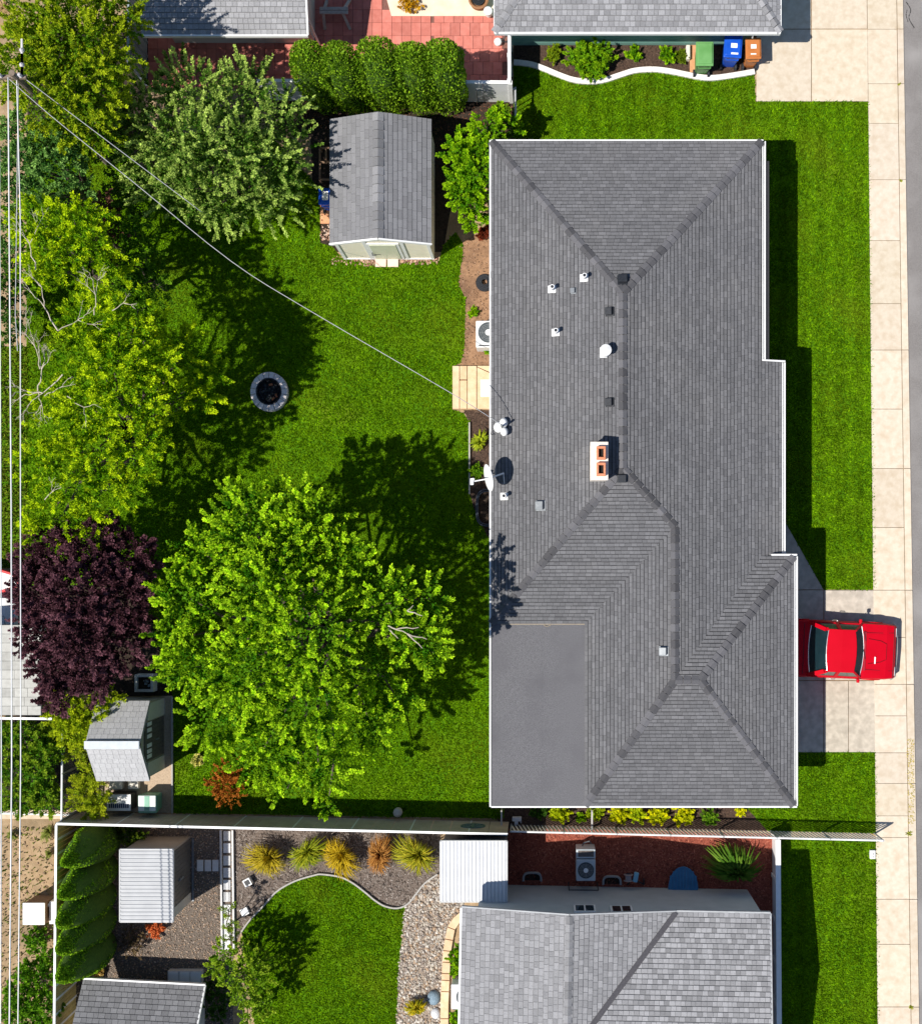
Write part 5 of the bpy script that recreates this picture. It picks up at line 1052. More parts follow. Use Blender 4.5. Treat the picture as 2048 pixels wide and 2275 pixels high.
# ================================================================== CARS
def car(label, nose, cy, rot, paint, mx=1.0, chrome=True):
    """two-door saloon, nose pointing +x; local x=0 at the nose"""
    th = thing('parked_car', label, 'car', (nose[0]-2, nose[1], 0)); M = Matrix.Translation((nose[0],nose[1],0))@Matrix.Rotation(rot,4,'Z')
    W = .90
    def bld(s, nm, m, par=None, **k): s.xf(M); return s.build(nm, m, par or th, **k)
    # lower body: rings along x
    st = [(0.0,.84,.40,.62,.64),(-.06,.86,.22,.70,.72),(-.35,.895,.20,.77,.80),(-1.05,.91,.20,.84,.885),(-1.5,.915,.20,.86,.90),(-2.6,.915,.20,.87,.90),(-3.05,.90,.20,.87,.90),(-3.6,.88,.22,.84,.87),(-3.95,.85,.25,.78,.81),(-4.02,.83,.42,.66,.68)]
    s = MB(); vs = []; fs = []
    for x,wd,zb,zs,zt in st:
        ring = [(-wd*.93,zb),(-wd,zb+.16),(-wd*1.0,zs-.10),(-wd*.955,zs),(-wd*.60,zt-.006),(0,zt),(wd*.60,zt-.006),(wd*.955,zs),(wd*1.0,zs-.10),(wd,zb+.16),(wd*.93,zb)]
        vs += [(x,y,z) for y,z in ring]
    R = 11
    for i in range(len(st)-1):
        for k in range(R-1): fs.append((i*R+k,i*R+k+1,(i+1)*R+k+1,(i+1)*R+k))
        fs.append((i*R+R-1,i*R,(i+1)*R,(i+1)*R+R-1))
    fs += [tuple(range(R-1,-1,-1)), tuple((len(st)-1)*R+k for k in range(R))]
    s.add(vs,fs); body = bld(s,'body',paint)
    # cabin: roof panel on four pillars, glass between
    zr, zb = 1.36, .885; xf0,xf1,xb1,xb0 = -1.10,-1.44,-2.38,-2.86; wr, wb = .655, .845
    def cv(x,w,z,c): return [(x-c*abs(u)**2, u*w, z-.012*u*u) for u in (-1,-.6,-.2,.2,.6,1)]
    a = cv(xf1,wr,zr,.06); m1 = cv((xf1+xb1)/2,wr+.015,zr+.008,0); b = cv(xb1,wr,zr,-.05); s = MB()
    s.add(a+m1+b, [(i,i+1,6+i+1,6+i) for i in range(5)]+[(6+i,7+i,13+i,12+i) for i in range(5)]); o = bld(s,'roof_panel',paint); md = o.modifiers.new('t','SOLIDIFY'); md.thickness = .04; md.offset = -1
    def pane(nm, top, bot, mt=M_GLASS):
        s = MB(); n = len(top); s.add(top+bot, [(i,i+1,n+i+1,n+i) for i in range(n-1)]); return bld(s,nm,mt)
    wsb = cv(xf0,wb*.93,zb+.01,.09); pane('windshield', [(p[0]+.015,p[1]*.95,p[2]-.01) for p in a], [(p[0],p[1]*.97,p[2]) for p in wsb], mat('windshield_glass', (.035,.06,.06), (.045,.075,.073), 3, .5, spec=.02))
    rwb = cv(xb0,wb*.93,zb+.01,-.07); pane('rear_window', [(p[0]-.015,p[1]*.95,p[2]-.01) for p in b], [(p[0],p[1]*.97,p[2]) for p in rwb], mat('rear_glass', (.006,.018,.024), (.01,.028,.036), 3, .12, spec=.4))
    chm = mat('chrome', (.62,.63,.64), (.7,.71,.72), 6, .2, metal=.8)
    s = MB(); s.tube(wsb,.016,5); s.tube([(p[0],p[1],p[2]) for p in rwb],.02,5); s.tube([(p[0]-.02,p[1]*.97,p[2]+.004) for p in b],.014,5); bld(s,'window_trim',chm)
    for sg in (-1,1):
        A,Bp,Cp,D = (xf1-.05,sg*wr,zr-.04),(xb1+.03,sg*wr,zr-.04),(xb0+.12,sg*wb,zb),(xf0-.10,sg*wb,zb)
        xm_ = -1.98; T = (xm_,sg*wr,zr-.04); Bt = (xm_,sg*wb,zb)
        s = MB(); s.add([A,T,Bt,D], [(0,1,2,3)]); bld(s,'side_window',mat('side_glass', (.06,.085,.075), (.09,.115,.10), 3, .1, spec=.6))
        s = MB(); s.add([T,Bp,Cp,Bt], [(0,1,2,3)]); bld(s,'side_window',MATS['side_glass'])
        s = MB(); s.beam(T,Bt,.10,.06); s.beam(Bp,Cp,.10,.05); s.beam((Bp[0]-.08,Bp[1],Bp[2]),(Cp[0]-.14,Cp[1],Cp[2]),.12,.05); s.beam(A,D,.06,.06); s.beam(A,Bp,.045,.05); s.beam((D[0],D[1],D[2]),(Cp[0],Cp[1],Cp[2]),.05,.04); bld(s,'pillar',paint)
        s = MB(); s.cbox((xf0-.15,sg*.955,.93),(.09,.12,.10)); s.beam((xf0-.15,sg*.86,.9),(xf0-.15,sg*.93,.91),.05,.05); bld(s,'mirror',paint,bevel=.02)
        s = MB(); s.tube([(-1.95,sg*.915,.80),(-1.97,sg*.945,.80),(-2.10,sg*.945,.80),(-2.12,sg*.915,.80)],.014,5); bld(s,'door_handle',chm)
        s = MB(); s.cbox((-.05,sg*.62,.60),(.10,.30,.13)); bld(s,'headlight',mat('lamp_glass', (.6,.6,.58), (.66,.66,.64), 4, .1),bevel=.02)
        s = MB(); s.beam((-1.25,sg*.912,.25),(-1.28,sg*.912,.84),.012,.012); s.beam((-2.35,sg*.912,.25),(-2.33,sg*.912,.84),.012,.012); bld(s,'door_gap',M_BLACK)
        for x in (-.78,-3.15):
            s = MB(); s.tube([(x,sg*.72,.31),(x,sg*.925,.31)],.315,22); wh = bld(s,'wheel',mat('rubber', (.015,.015,.016), (.025,.025,.026), 20, .8))
            s = MB(); s.tube([(x,sg*.9,.31),(x,sg*.945,.31)],.19,18); bld(s,'rim',chm,wh)
            s = MB(); s.tube([(x+.38*math.cos(u),sg*.915,.31+.38*math.sin(u)) for u in np.linspace(.05,3.09,14)],.022,5); bld(s,'wheel_arch',paint)
    s = MB()
    for y0,y1 in ((-.62,-.60),(.60,.62)): s.add([(-.08,y0,.735),(-.08,y1,.735),(-1.02,y1*.96,.895),(-1.02,y0*.96,.895)], [(0,1,2,3)])
    s.tube([(-.35,-.25,.815),(-.55,-.34,.845),(-.95,-.40,.888)],.008,4); s.tube([(-.35,.25,.815),(-.55,.34,.845),(-.95,.40,.888)],.008,4); s.tube([(-.35,-.25,.815),(-.35,.25,.815)],.008,4); bld(s,'hood_crease',mat('paint_gap', (.22,.005,.012), (.26,.008,.016), 6, .4) if chrome else M_GREYMET)
    s = MB(); s.cbox((-.72,-.28,.874),(.04,.22,.012)); bld(s,'hood_badge',M_WHITE)
    s = MB(); s.box(-1.12,-.62,.89,-1.03,.62,.905); bld(s,'cowl_vent',mat('cowl_red', (.30,.008,.02), (.36,.012,.025), 10, .5) if chrome else M_BLACK)
    s = MB(); s.tube([(-.10,y,.742+.01*(1-abs(y))) for y in (-.84,-.4,0,.4,.84)],.008,4); s.tube([(-3.02,y,.902) for y in (-.8,0,.8)],.008,4); bld(s,'panel_gap',M_BLACK)
    s = MB(); s.box(-.012,-.45,.50,.02,.45,.60); bld(s,'grille',M_BLACK)
    for y in (-.25,.33): s = MB(); s.tube([(-1.05,y,.92),(-1.12,y+.3,.945)],.010,4); bld(s,'wiper',M_BLACK)
    s = MB(); s.tube([(-.1,-.88,.46),(.03,-.80,.46),(.06,0,.46),(.03,.80,.46),(-.1,.88,.46)],.06,8); bld(s,'front_bumper',mat('bumper_grey', (.30,.29,.27), (.36,.35,.33), 8, .4)); s = MB(); s.tube([(-3.9,-.86,.5),(-4.05,-.8,.5),(-4.05,.8,.5),(-3.9,.86,.5)],.06,8); bld(s,'rear_bumper',MATS['bumper_grey'])
    return th
M_RED = mat('red_car_paint', (.48,.0010,.011), (.52,.0014,.013), 2, .45, spec=.12)
nose = at(1990,1449,.7); car('red two-door saloon parked on the driveway, rear under the eave', (nose.x,nose.y), 0, math.radians(-2.6), M_RED)
nose = at(39,1388,.7); car('white car at the left edge partly under the carport', (nose.x,nose.y), 0, 0, mat('white_car_paint', (.72,.72,.71), (.77,.77,.76), 2, .25, coat=.4), chrome=False)
# ================================================================== POWER LINES
pt = at(30,165,7.2); pole = thing('utility_pole', 'wooden utility pole with insulators at the upper left corner', 'pole', (pt.x,pt.y,0))
s = MB(); s.tube([(pt.x,pt.y,-.1),(pt.x,pt.y,7.3)], [.12,.085], 10); s.build('pole', mat('pole_wood', (.16,.12,.09), (.24,.19,.15), 10, .9, .01), pole)
a_, b_ = at(2,164,7.1), at(46,160,7.1); s = MB(); s.beam((a_.x-.5,pt.y,7.0),(b_.x+.12,pt.y,7.0),.10,.10); s.build('crossarm', MATS['pole_wood'], pole)
for x in (a_.x, pt.x+.05, b_.x):
    s = MB(); s.lathe((x,pt.y,7.05), [(.03,0),(.05,.03),(.03,.06),(.05,.09),(.03,.12),(.045,.16),(.01,.18)], 10); s.build('insulator', mat('insulator_grey', (.5,.48,.5)), pole)
for dy in (.35,.75):
    s = MB(); s.lathe((b_.x-.02,pt.y+dy,6.9), [(.05,0),(.07,.05),(.05,.1),(.01,.14)], 10); s.beam((b_.x-.02,pt.y,6.95),(b_.x-.02,pt.y+dy+.3,6.95),.05,.05); s.build('standoff', MATS['insulator_grey'], pole)
M_WIRE = mat('bright_wire', (.66,.66,.66), (.74,.74,.74), 6, .4); M_WIREG = mat('grey_wire', (.36,.36,.37), (.44,.44,.45), 6, .5)
def wire(label, pts, r, m, sag=0.0):
    pts = [Vector(p) for p in pts]; c = []
    for p,q in zip(pts,pts[1:]):
        n = 14
        for i in range(n): u = i/n; c.append(p.lerp(q,u)-FZ*(sag*4*u*(1-u)))
    c.append(pts[-1]); s = MB(); s.tube(c, r, 6); return tag(s.build('power_line', m, smooth=True), label, 'cable')
wire('bright power line, middle of the three along the left edge', [at(19,172,7.1), at(26,1130,6.9), at(27,1700,6.9), at(21,2360,7.1)], .020, M_WIRE)
wire('bright power line nearest the left picture edge', [at(0,330,7.1), at(3,1130,6.9), at(4,1700,6.9), at(2,2360,7.1)], .016, M_WIRE)
wire('grey power line, innermost of the three along the left edge', [at(38,168,7.0), at(46,480,6.9), at(47,1700,6.8), at(40,2360,7.0)], .017, M_WIRE)
wire('thin dark cable hanging beside the innermost power line', [at(42,180,6.6), at(35,700,6.3), at(40,780,6.3)], .014, M_WIREG)
wire('pale service cable crossing the back lawn to the roof mast', smoothline([at(22,176,7.1), at(115,258,6.6), at(300,407,5.8), at(515,581,5.1), at(690,691,4.7), at(1000,872,4.3), MAST], 4), .011, M_WIREG)
wire('thin cable running from the pole into the silver green tree', [at(42,164,6.9), at(446,469,4.6), at(462,476,2.6)], .011, M_WIREG)
# ================================================================== TREES
MAPLE = ((.030,.11,.004),(.37,.50,.025)); LIME = ((.06,.155,.003),(.40,.46,.012)); SILV = ((.04,.10,.012),(.40,.46,.22)); ELM = ((.05,.12,.005),(.32,.35,.02))
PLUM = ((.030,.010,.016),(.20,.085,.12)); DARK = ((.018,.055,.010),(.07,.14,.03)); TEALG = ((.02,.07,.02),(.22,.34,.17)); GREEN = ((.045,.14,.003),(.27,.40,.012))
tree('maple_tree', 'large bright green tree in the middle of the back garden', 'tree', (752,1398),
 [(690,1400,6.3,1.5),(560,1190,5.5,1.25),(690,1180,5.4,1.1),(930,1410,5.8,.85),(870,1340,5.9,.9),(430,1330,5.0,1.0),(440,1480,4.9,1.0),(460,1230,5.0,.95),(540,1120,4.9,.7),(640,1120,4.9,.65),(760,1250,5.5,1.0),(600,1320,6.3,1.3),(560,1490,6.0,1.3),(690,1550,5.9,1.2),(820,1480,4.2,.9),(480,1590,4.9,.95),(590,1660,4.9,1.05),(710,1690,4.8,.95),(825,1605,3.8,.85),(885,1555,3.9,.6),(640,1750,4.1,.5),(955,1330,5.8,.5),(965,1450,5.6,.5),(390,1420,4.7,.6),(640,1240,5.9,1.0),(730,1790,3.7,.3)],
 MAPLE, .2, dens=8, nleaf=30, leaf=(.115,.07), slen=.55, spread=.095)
PALEB = mat('pale_bark', (.42,.36,.29), (.55,.48,.40), 14, .85)
for grp in ((((862,1390,6.7),(905,1408,6.7)),((905,1408,6.7),(948,1420,6.5)),((905,1408,6.7),(938,1440,6.5)),((880,1398,6.7),(930,1394,6.6))),(((861,1396,6.6),(884,1418,6.5)),),(((905,1357,6.7),(938,1368,6.6)),((905,1357,6.7),(918,1345,6.6)))):
    s = MB()
    for a_,b_ in grp: limb(s, at(*a_), at(*b_), .022, .010, 5, .1)
    s.build('bare_branch', PALEB, bpy.data.objects['maple_tree'])
tree('silver_tree', 'silver green tree with upright twigs left of the cream shed', 'tree', (560,450),
 [(340,250,3.3,1.03),(430,220,3.6,1.09),(530,240,3.5,1.03),(620,270,3.1,0.92),(320,330,3.2,0.98),(410,330,4.0,1.15),(510,340,3.9,1.15),(600,370,3.4,1.03),(370,410,3.2,0.86),(470,430,3.3,0.98),(560,445,3.0,0.92),(630,440,2.7,0.69),(500,490,2.5,0.52),(290,270,2.9,0.57),(400,170,3.1,0.46),(560,190,2.9,0.69),(650,320,2.7,0.63),(450,480,2.6,0.46),(570,165,2.6,0.40)],
 SILV, .17, dens=9, nleaf=30, leaf=(.095,.05), slen=.75, up=.75, spread=.07)
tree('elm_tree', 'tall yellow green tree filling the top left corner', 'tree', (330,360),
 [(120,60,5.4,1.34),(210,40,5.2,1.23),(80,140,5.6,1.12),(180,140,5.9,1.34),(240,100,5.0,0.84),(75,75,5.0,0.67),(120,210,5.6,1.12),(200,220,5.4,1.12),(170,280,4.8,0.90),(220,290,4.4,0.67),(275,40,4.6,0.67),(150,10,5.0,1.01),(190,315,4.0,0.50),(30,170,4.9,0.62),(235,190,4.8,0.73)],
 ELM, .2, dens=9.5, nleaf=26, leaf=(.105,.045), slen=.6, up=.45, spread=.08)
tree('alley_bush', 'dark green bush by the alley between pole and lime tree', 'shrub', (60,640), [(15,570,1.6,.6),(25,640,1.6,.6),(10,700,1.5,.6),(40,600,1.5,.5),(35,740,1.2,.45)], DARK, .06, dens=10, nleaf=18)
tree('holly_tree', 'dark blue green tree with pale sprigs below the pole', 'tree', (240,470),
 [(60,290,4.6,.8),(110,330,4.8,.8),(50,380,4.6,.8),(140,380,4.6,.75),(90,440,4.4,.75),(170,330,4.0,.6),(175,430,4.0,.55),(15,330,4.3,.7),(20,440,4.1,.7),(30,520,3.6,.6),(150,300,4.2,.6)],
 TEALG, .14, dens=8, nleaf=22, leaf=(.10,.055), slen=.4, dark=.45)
tree('locust_tree', 'bushy lime green tree above the dead grey twigs', 'tree', (260,640),
 [(100,500,5.0,.8),(170,490,5.2,.75),(120,570,5.3,.8),(200,560,5.2,.75),(70,540,4.8,.55),(240,610,4.6,.6),(220,520,4.8,.5),(90,620,4.7,.55),(60,470,4.6,.45)],
 LIME, .14, dens=8, nleaf=28, leaf=(.105,.05), slen=.55)
lt, _ = tree('locust_tree', 'long lime green tree with bare grey twigs at its left side', 'tree', (330,980),
 [(200,720,5.2,.85),(270,740,5.3,.85),(310,690,4.9,.55),(180,800,5.4,.85),(260,830,5.6,.95),(330,800,5.2,.8),(400,800,4.0,.85),(450,850,3.5,.6),(430,780,3.6,.6),(470,835,3.4,.55),(440,890,3.4,.5),(300,900,5.2,.9),(210,910,5.3,.9),(380,890,3.8,.7),(130,960,5.0,.75),(220,1000,5.0,.85),(310,1000,4.7,.75),(350,960,4.4,.55),(150,1060,4.8,.8),(240,1090,4.6,.75),(90,1040,4.6,.6),(120,1140,4.4,.7),(210,1160,4.2,.6),(300,1070,4.2,.5),(90,1190,4.0,.5),(120,880,5.0,.5),(340,720,4.3,.4)],
 LIME, .2, dens=8, nleaf=28, leaf=(.105,.05), slen=.55)
s = MB()
def twigs(px, py, h, ang, L, r, depth):
    a = at(px, py, h); ex, ey = px+math.cos(ang)*L, py-math.sin(ang)*L; b = at(ex, ey, h+random.uniform(-.15,.25)); limb(s, a, b, r*.7, r*.42, 5, .16)
    if depth:
        for k in range(random.choice((2,3,3))): twigs(ex, ey, b.z, ang+random.uniform(-.9,.9), L*random.uniform(.5,.8), r*.6, depth-1)
for q in ((130,735,6.0,2.1,62,.035,3),(210,700,6.0,1.5,45,.022,3),(85,870,5.7,1.4,50,.03,4),(140,832,5.9,3.9,60,.03,3),(85,870,5.7,5.0,30,.022,3),(130,735,6.0,.5,50,.022,2),(250,690,6.0,.6,30,.018,2),(150,880,6.0,5.7,45,.02,2),(100,1110,5.4,.8,25,.018,2),(80,600,5.8,1.8,60,.03,3),(100,880,5.8,.5,40,.02,2),(90,820,5.8,1.8,55,.024,3)):
    s = MB(); twigs(*q); s.build('bare_branch', PALEB, lt)
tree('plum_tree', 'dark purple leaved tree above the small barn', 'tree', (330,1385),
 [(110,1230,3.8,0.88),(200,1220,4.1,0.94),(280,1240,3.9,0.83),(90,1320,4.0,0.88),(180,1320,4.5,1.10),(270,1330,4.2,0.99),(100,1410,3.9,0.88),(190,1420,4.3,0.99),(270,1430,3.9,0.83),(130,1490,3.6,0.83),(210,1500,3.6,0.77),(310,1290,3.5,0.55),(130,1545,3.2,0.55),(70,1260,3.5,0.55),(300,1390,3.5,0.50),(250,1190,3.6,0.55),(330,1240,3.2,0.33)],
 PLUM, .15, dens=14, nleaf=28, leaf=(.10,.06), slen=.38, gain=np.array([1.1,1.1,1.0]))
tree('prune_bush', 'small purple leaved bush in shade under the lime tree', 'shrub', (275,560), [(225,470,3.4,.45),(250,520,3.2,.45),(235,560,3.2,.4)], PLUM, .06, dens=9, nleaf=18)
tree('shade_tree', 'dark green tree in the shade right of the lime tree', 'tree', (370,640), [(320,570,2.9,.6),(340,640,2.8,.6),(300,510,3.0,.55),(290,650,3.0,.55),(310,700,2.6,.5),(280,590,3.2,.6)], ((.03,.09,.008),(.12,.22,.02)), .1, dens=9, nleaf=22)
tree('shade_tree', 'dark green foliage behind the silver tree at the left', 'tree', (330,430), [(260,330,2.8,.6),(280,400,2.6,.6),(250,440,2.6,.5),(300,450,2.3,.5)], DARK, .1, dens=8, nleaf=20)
tree('corner_tree', 'bright green rounded tree between shed and house corner', 'tree', (1062,395),
 [(1085,285,1.9,.55),(1030,350,2.0,.6),(1062,390,2.1,.55),(1035,440,1.8,.55),(1115,270,1.7,.45),(1143,290,1.2,.3),(1015,400,1.7,.45),(1070,440,1.6,.5),(1055,485,1.3,.4),(1020,320,1.7,.4),(1070,330,2.1,.5)],
 GREEN, .1, dens=16, nleaf=26, leaf=(.095,.06), slen=.34)
bush('barberry_bush', 'small dark red bush under the bright green rounded tree', 1074, 517, .22, .45, ((.07,.012,.012),(.20,.035,.03)))
bush('orange_shrub', 'tall orange red shrub against the brown fence', 502, 1740, .70, 1.3, ((.22,.06,.015),(.48,.17,.06)), n=7, ry=.85, dens=14, nleaf=20, leaf=(.075,.035), slen=.32)
bush('blush_plant', 'small pale flowering plant beside the orange red shrub', 438, 1690, .18, .35, ((.25,.25,.08),(.6,.5,.35)), dens=14)
# young tree in the lower garden
tree('young_maple', 'young pale green tree beside the rounded lawn', 'tree', (548,2150), [(500,2120,1.7,0.44),(560,2150,1.9,0.46),(540,2210,1.7,0.44),(580,2180,1.6,0.40),(570,2240,1.3,0.37),(480,2150,1.4,0.33),(540,2110,1.4,0.33),(595,2130,1.3,0.31),(525,2170,2.0,0.46),(550,2265,1.0,0.24),(590,2230,1.2,0.29)], ((.09,.17,.012),(.30,.36,.05)), .05, dens=17, nleaf=24, leaf=(.09,.05), slen=.36, spread=.06)
tree('young_conifer', 'slim pale green sapling on the stepping path', 'tree', (515,2050), [(508,2020,1.2,.2),(510,2050,1.3,.25),(512,2080,1.1,.22)], ((.09,.15,.02),(.30,.34,.07)), .03, dens=14, nleaf=20, leaf=(.07,.03), slen=.3)
bush('laurel_hedge', 'dark green hedge beside the bottom left garage', 480, 2225, .5, .9, DARK, ry=.95, n=8)
# clipped cedars: two rows
def cedar(label, name, base, top, r, h, pal, group, ry=1.0, shape='column', n=5200, lsz=(.085,.05)):
    b = at(*base); tpos = b+Vector((0,0,h)); th = thing(name, label, 'cedar', b, group)
    s = MB(); s.tube([b, b+FZ*h*.8], [.06,.03], 6); s.build('trunk', BARK(), th)
    u = rng.random(n)**.85; an = rng.uniform(0, 2*math.pi, n)
    if shape == 'column': pr = lambda u: r*np.minimum(1, .80+.35*u)*np.sqrt(np.clip(1-np.clip((u-.72)/.28,0,1)**2.2,0,1))
    else: pr = lambda u: r*(1-u)**.62*(.72+.55*np.clip(u*4,0,1)*.5)
    lump = 1+.07*np.sin(an*3+u*5+base[0])+.05*np.sin(an*7+u*13)
    sq = (np.abs(np.cos(an))**3+np.abs(np.sin(an))**3)**(-1/3) if shape == 'column' else 1.0
    R = pr(u)*lump*sq*rng.uniform(.88,1.05,n)
    P = np.stack([b.x+R*np.cos(an), b.y+R*ry*np.sin(an), .08+u*h], 1)
    k = n//5; cap = rng.random((k,2))
    if shape == 'column':
        aa = cap[:,1]*2*math.pi; rr = r*.86*np.sqrt(cap[:,0])*(np.abs(np.cos(aa))**3+np.abs(np.sin(aa))**3)**(-1/3); P2 = np.stack([b.x+rr*np.cos(aa), b.y+rr*ry*np.sin(aa), h*(1.08-.13*(rr/r)**2)+rng.uniform(-.06,.03,k)], 1); P = np.concatenate([P,P2]); an = np.concatenate([an, aa]); n += k
    out = np.stack([np.cos(an), np.sin(an), 0*an], 1); D = out*.5+np.array([0,0,.9])+rng.normal(size=(n,3))*.4; N = out+np.array([0,0,.8])+rng.normal(size=(n,3))*.4
    sz = rng.uniform(.6,1.3,n); V,F = leafquads(P, D, N, lsz[0]*sz, lsz[1]*sz); C = pick(pal[0],pal[1],n,.3)
    bigmesh('foliage', V, F, np.concatenate([C,C]), leafmat('cedar_leaf', .2, .6, .2), th)
    co = MB(); co.lathe(b, [(r*.55,.05),(r*.72,h*.3),(r*.80,h*.7),(r*.55,h*.94),(.02,h*.99)] if shape=='column' else [(r*.8,.05),(r*.9,h*.2),(r*.72,h*.5),(r*.42,h*.8),(.02,h*.98)], 14, 1, ry); co.build('inner_branches', mat('cedar_core', (.05,.11,.010), (.08,.16,.016), 12, .95, .03, 30), th, smooth=True)
G1 = 'clipped cedars behind the cream shed'; CED = ((.10,.24,.006),(.26,.42,.015))
for i,(x,r) in enumerate(((728,.58),(790,.62),(868,.72),(940,.60),(1000,.64))):
    cedar(('clipped rounded cedar, first from the left in the upper row','clipped rounded cedar beside the small white box','clipped rounded cedar, widest, middle of the upper row','clipped rounded cedar, fourth from the left in the upper row','clipped rounded cedar next to the white vinyl fence')[i],
          'cedar_column', (x, 226+4*(i%2)), None, r, 3.7, CED, G1, .95, n=6500)
G2 = 'pointed cedars along the wooden fence'; CED2 = ((.14,.34,.008),(.36,.60,.02))
for i,(x,y) in enumerate(((232,1862),(226,1928),(222,1986),(222,2040),(222,2098))):
    cedar(('pointed cedar nearest the fence corner','pointed cedar, second from the fence corner','pointed cedar, middle of the five along the fence','pointed cedar, fourth from the fence corner','pointed cedar nearest the bottom left garage')[i],
          'cedar_cone', (x,y), None, .74, 3.4, CED2, G2, 1.0, 'cone', 6500)
bush('ivy_shrub', 'dark leafy shrub behind the corrugated metal shed', 292, 1856, .55, .9, ((.02,.05,.008),(.12,.15,.02)), n=6)
# yellow green shrubs round the barn
tree('golden_shrub', 'yellow green shrub above the small barn', 'shrub', (230,1540), [(150,1580,2.0,0.59),(200,1590,1.9,0.65),(120,1560,1.8,0.52),(240,1560,1.7,0.52),(170,1620,1.9,0.59),(140,1610,1.7,0.45)], ((.12,.18,.006),(.38,.40,.02)), .05, dens=20, nleaf=20, leaf=(.08,.04), slen=.3)
tree('golden_shrub', 'yellow green shrub left of the small barn', 'shrub', (235,1690), [(180,1670,1.3,0.45),(200,1720,1.3,0.52),(190,1770,1.2,0.52),(210,1790,1.1,0.45),(180,1640,1.4,0.45),(225,1770,1.0,0.39)], ((.12,.17,.006),(.36,.36,.03)), .05, dens=22, nleaf=20, leaf=(.075,.03), slen=.32)
tree('alley_shrub', 'green shrub with orange tips at the left edge below the carport', 'shrub', (110,1690), [(60,1640,1.4,0.65),(100,1680,1.5,0.65),(30,1700,1.3,0.65),(90,1740,1.3,0.65),(40,1770,1.1,0.59),(110,1780,1.1,0.45),(10,1640,1.2,0.65),(120,1630,1.1,0.39)], ((.04,.12,.008),(.20,.26,.03)), .05, dens=20, nleaf=18, slen=.3)
bush('alley_shrub', 'small green shrub below the alley cabinet', 80, 2085, .42, .7, ((.04,.12,.008),(.13,.24,.02)), n=6)
tree('alley_shrub', 'dense green shrub in the bottom left corner', 'shrub', (110,2190), [(80,2170,1.3,0.59),(50,2210,1.4,0.65),(95,2240,1.3,0.59),(40,2260,1.3,0.59),(100,2130,1.1,0.45),(80,2290,1.2,0.52)], ((.04,.12,.008),(.14,.25,.02)), .05, dens=18, nleaf=18, slen=.3)
for i,(x,y,r,l) in enumerate(((30,1850,.2,'weedy tuft by the alley rail, left'),(110,1845,.28,'weedy tuft at the fence corner in the alley'),(112,1895,.16,'small weedy tuft along the wooden fence'),(25,60,.3,'dry tan brush in the top left corner'),(10,20,.35,'dry tan brush at the very top left'))):
    fountain_grass('weed_tuft', l, x, y, r, .25, ((.12,.16,.02),(.26,.28,.06)) if i<3 else ((.4,.28,.12),(.55,.4,.2)), n=90, cat='weed')
# ornamental grasses
YEL = ((.42,.30,.01),(.62,.44,.02)); YG = ((.16,.24,.01),(.42,.42,.02)); ORG = ((.34,.14,.03),(.55,.28,.07))
for x,y,r,pal,l in ((603,1900,.50,((.30,.26,.01),(.60,.45,.03)),'yellow ornamental grass, leftmost of the five'),(684,1888,.46,YG,'green ornamental grass, second of the five'),(760,1892,.50,YEL,'golden ornamental grass, middle of the five'),(845,1896,.42,ORG,'orange brown ornamental grass, fourth of the five'),(932,1896,.54,((.22,.26,.01),(.52,.44,.03)),'yellow green ornamental grass beside the white shed')):
    fountain_grass('fountain_grass', l, x, y, r*1.35, .95, pal, 'ornamental grasses in the grey mulch', 520, .013)
fountain_grass('yellow_tussock', 'round yellow tussock on the river stones', 927, 2236, .34, .55, ((.22,.25,.01),(.58,.42,.01)), None, 380, .018)
fountain_grass('spiky_plant', 'spiky lime plant under the west eave by the dish', 1068, 985, .34, .5, ((.18,.26,.01),(.40,.46,.02)), None, 130, .03, 'plant')
bush('box_shrub', 'small round green shrub under the satellite dish', 1059, 1047, .26, .42, ((.05,.13,.006),(.17,.27,.02)), leaf=(.05,.03))
bush('seedling', 'tiny green plant on the tan bed above the air conditioner', 1052, 694, .12, .16, GREEN, n=4)
bush('seedling', 'tiny green plant on the tan bed below the air conditioner', 1086, 778, .12, .16, GREEN, n=4)
p = None
fountain_grass('yucca_plant', 'large dark green spiky plant on the red mulch', 1636, 1940, .82, .9, ((.05,.14,.010),(.18,.30,.03)), None, 300, .035, 'plant')
# beds: bottom neighbour west side
bush('leafy_shrub', 'leafy green shrub behind the cream blocks', 1014, 2135, .28, .5, GREEN, ry=.68, n=8)
bush('leafy_shrub', 'leafy green shrub below the white air conditioner at the bottom', 1016, 2268, .26, .5, GREEN, ry=.45, n=6)
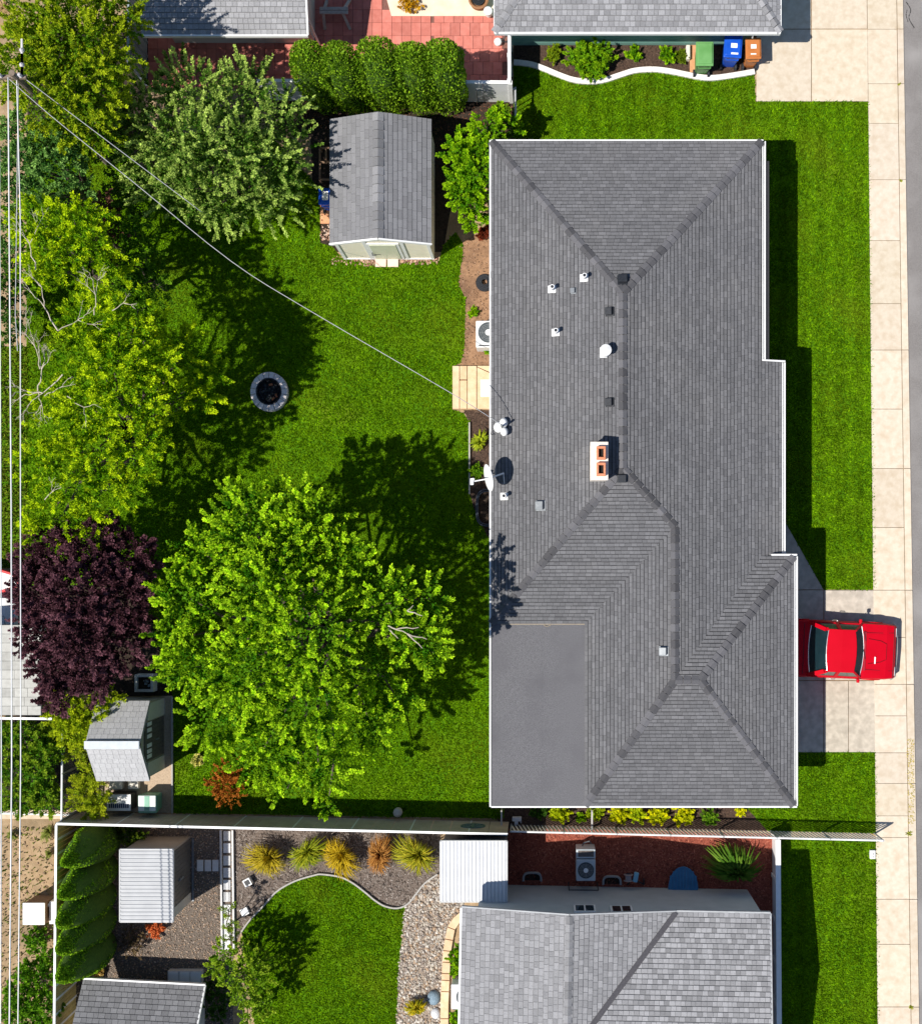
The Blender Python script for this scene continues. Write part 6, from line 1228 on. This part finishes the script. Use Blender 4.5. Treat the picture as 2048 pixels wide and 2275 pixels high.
# yellow shrubs below the house
YSH = ((.28,.30,.005),(.62,.54,.015)); G3 = 'yellow shrubs along the south wall'
for x,y,r,pal,l in ((1243,1806,.36,((.24,.28,.006),(.52,.50,.02)),'yellow green shrub, leftmost below the south eave'),(1322,1800,.30,((.14,.20,.006),(.36,.38,.02)),'olive shrub, second below the south eave'),(1376,1810,.30,YSH,'yellow shrub, third below the south eave'),(1415,1808,.27,((.2,.26,.006),(.5,.5,.02)),'yellow green shrub, fourth below the south eave'),(1463,1811,.33,YSH,'bright yellow shrub, fifth below the south eave'),(1520,1812,.36,YSH,'bright yellow shrub, sixth and widest below the south eave')):
    bush('golden_spirea', l, x, y, r, .5, pal, group=G3, n=6, dens=20, nleaf=16, leaf=(.075,.045))
bush('green_spirea', 'green feathery shrub at the right end of the south bed', 1573, 1816, .30, .45, ((.06,.15,.01),(.18,.28,.03)), leaf=(.08,.02))
bush('low_green_shrub', 'dark green shrub at the left end of the south bed', 1195, 1805, .35, .4, DARK, ry=.22)
bush('seedling', 'tiny yellow plant on the brown mulch of the south bed', 1643, 1803, .12, .15, YSH, n=4); bush('seedling', 'tiny green plant between the yellow shrubs', 1289, 1817, .10, .12, GREEN, n=4)
# bed by the teal house
bush('hosta_shrub', 'large rounded leafy shrub in front of the teal wall', 1310, 130, .95, .9, ((.07,.17,.006),(.22,.33,.012)), n=11, ry=.62, leaf=(.16,.06), slen=.3, dens=14)
bush('small_shrub', 'small olive shrub left of the large rounded shrub', 1228, 121, .26, .45, ((.10,.15,.008),(.24,.28,.02)))
bush('small_shrub', 'small green shrub just right of the large rounded shrub', 1409, 121, .24, .42, GREEN); bush('small_shrub', 'small green shrub midway between rounded shrub and green bin', 1482, 123, .26, .45, GREEN); bush('small_shrub', 'low olive plant left of the cream stone block', 1514, 124, .22, .25, ((.06,.09,.006),(.14,.18,.02)))
bush('gold_bush', 'rounded orange gold bush at the top edge of the patio', 908, 3, .40, .5, ((.34,.16,.01),(.55,.32,.03)), leaf=(.06,.03), n=7)
bush('sedum_plant', 'reddish green plant at the gate by the white fence', 1112, 250, .32, .3, ((.07,.13,.01),(.2,.26,.05)))
# lower garden dark things
bush('coral_shrub', 'small coral red shrub below the corrugated metal shed', 346, 2066, .26, .4, ((.42,.09,.06),(.66,.22,.16)))
bush('burgundy_shrub', 'wispy dark burgundy shrub left of the coral shrub', 295, 2092, .55, .7, ((.05,.03,.035),(.20,.13,.14)), n=7, dens=6, nleaf=12, leaf=(.05,.03))
bush('dry_flower', 'dry pale flower head at the garage eave', 218, 2155, .18, .4, ((.35,.22,.14),(.6,.42,.32)), dens=12)
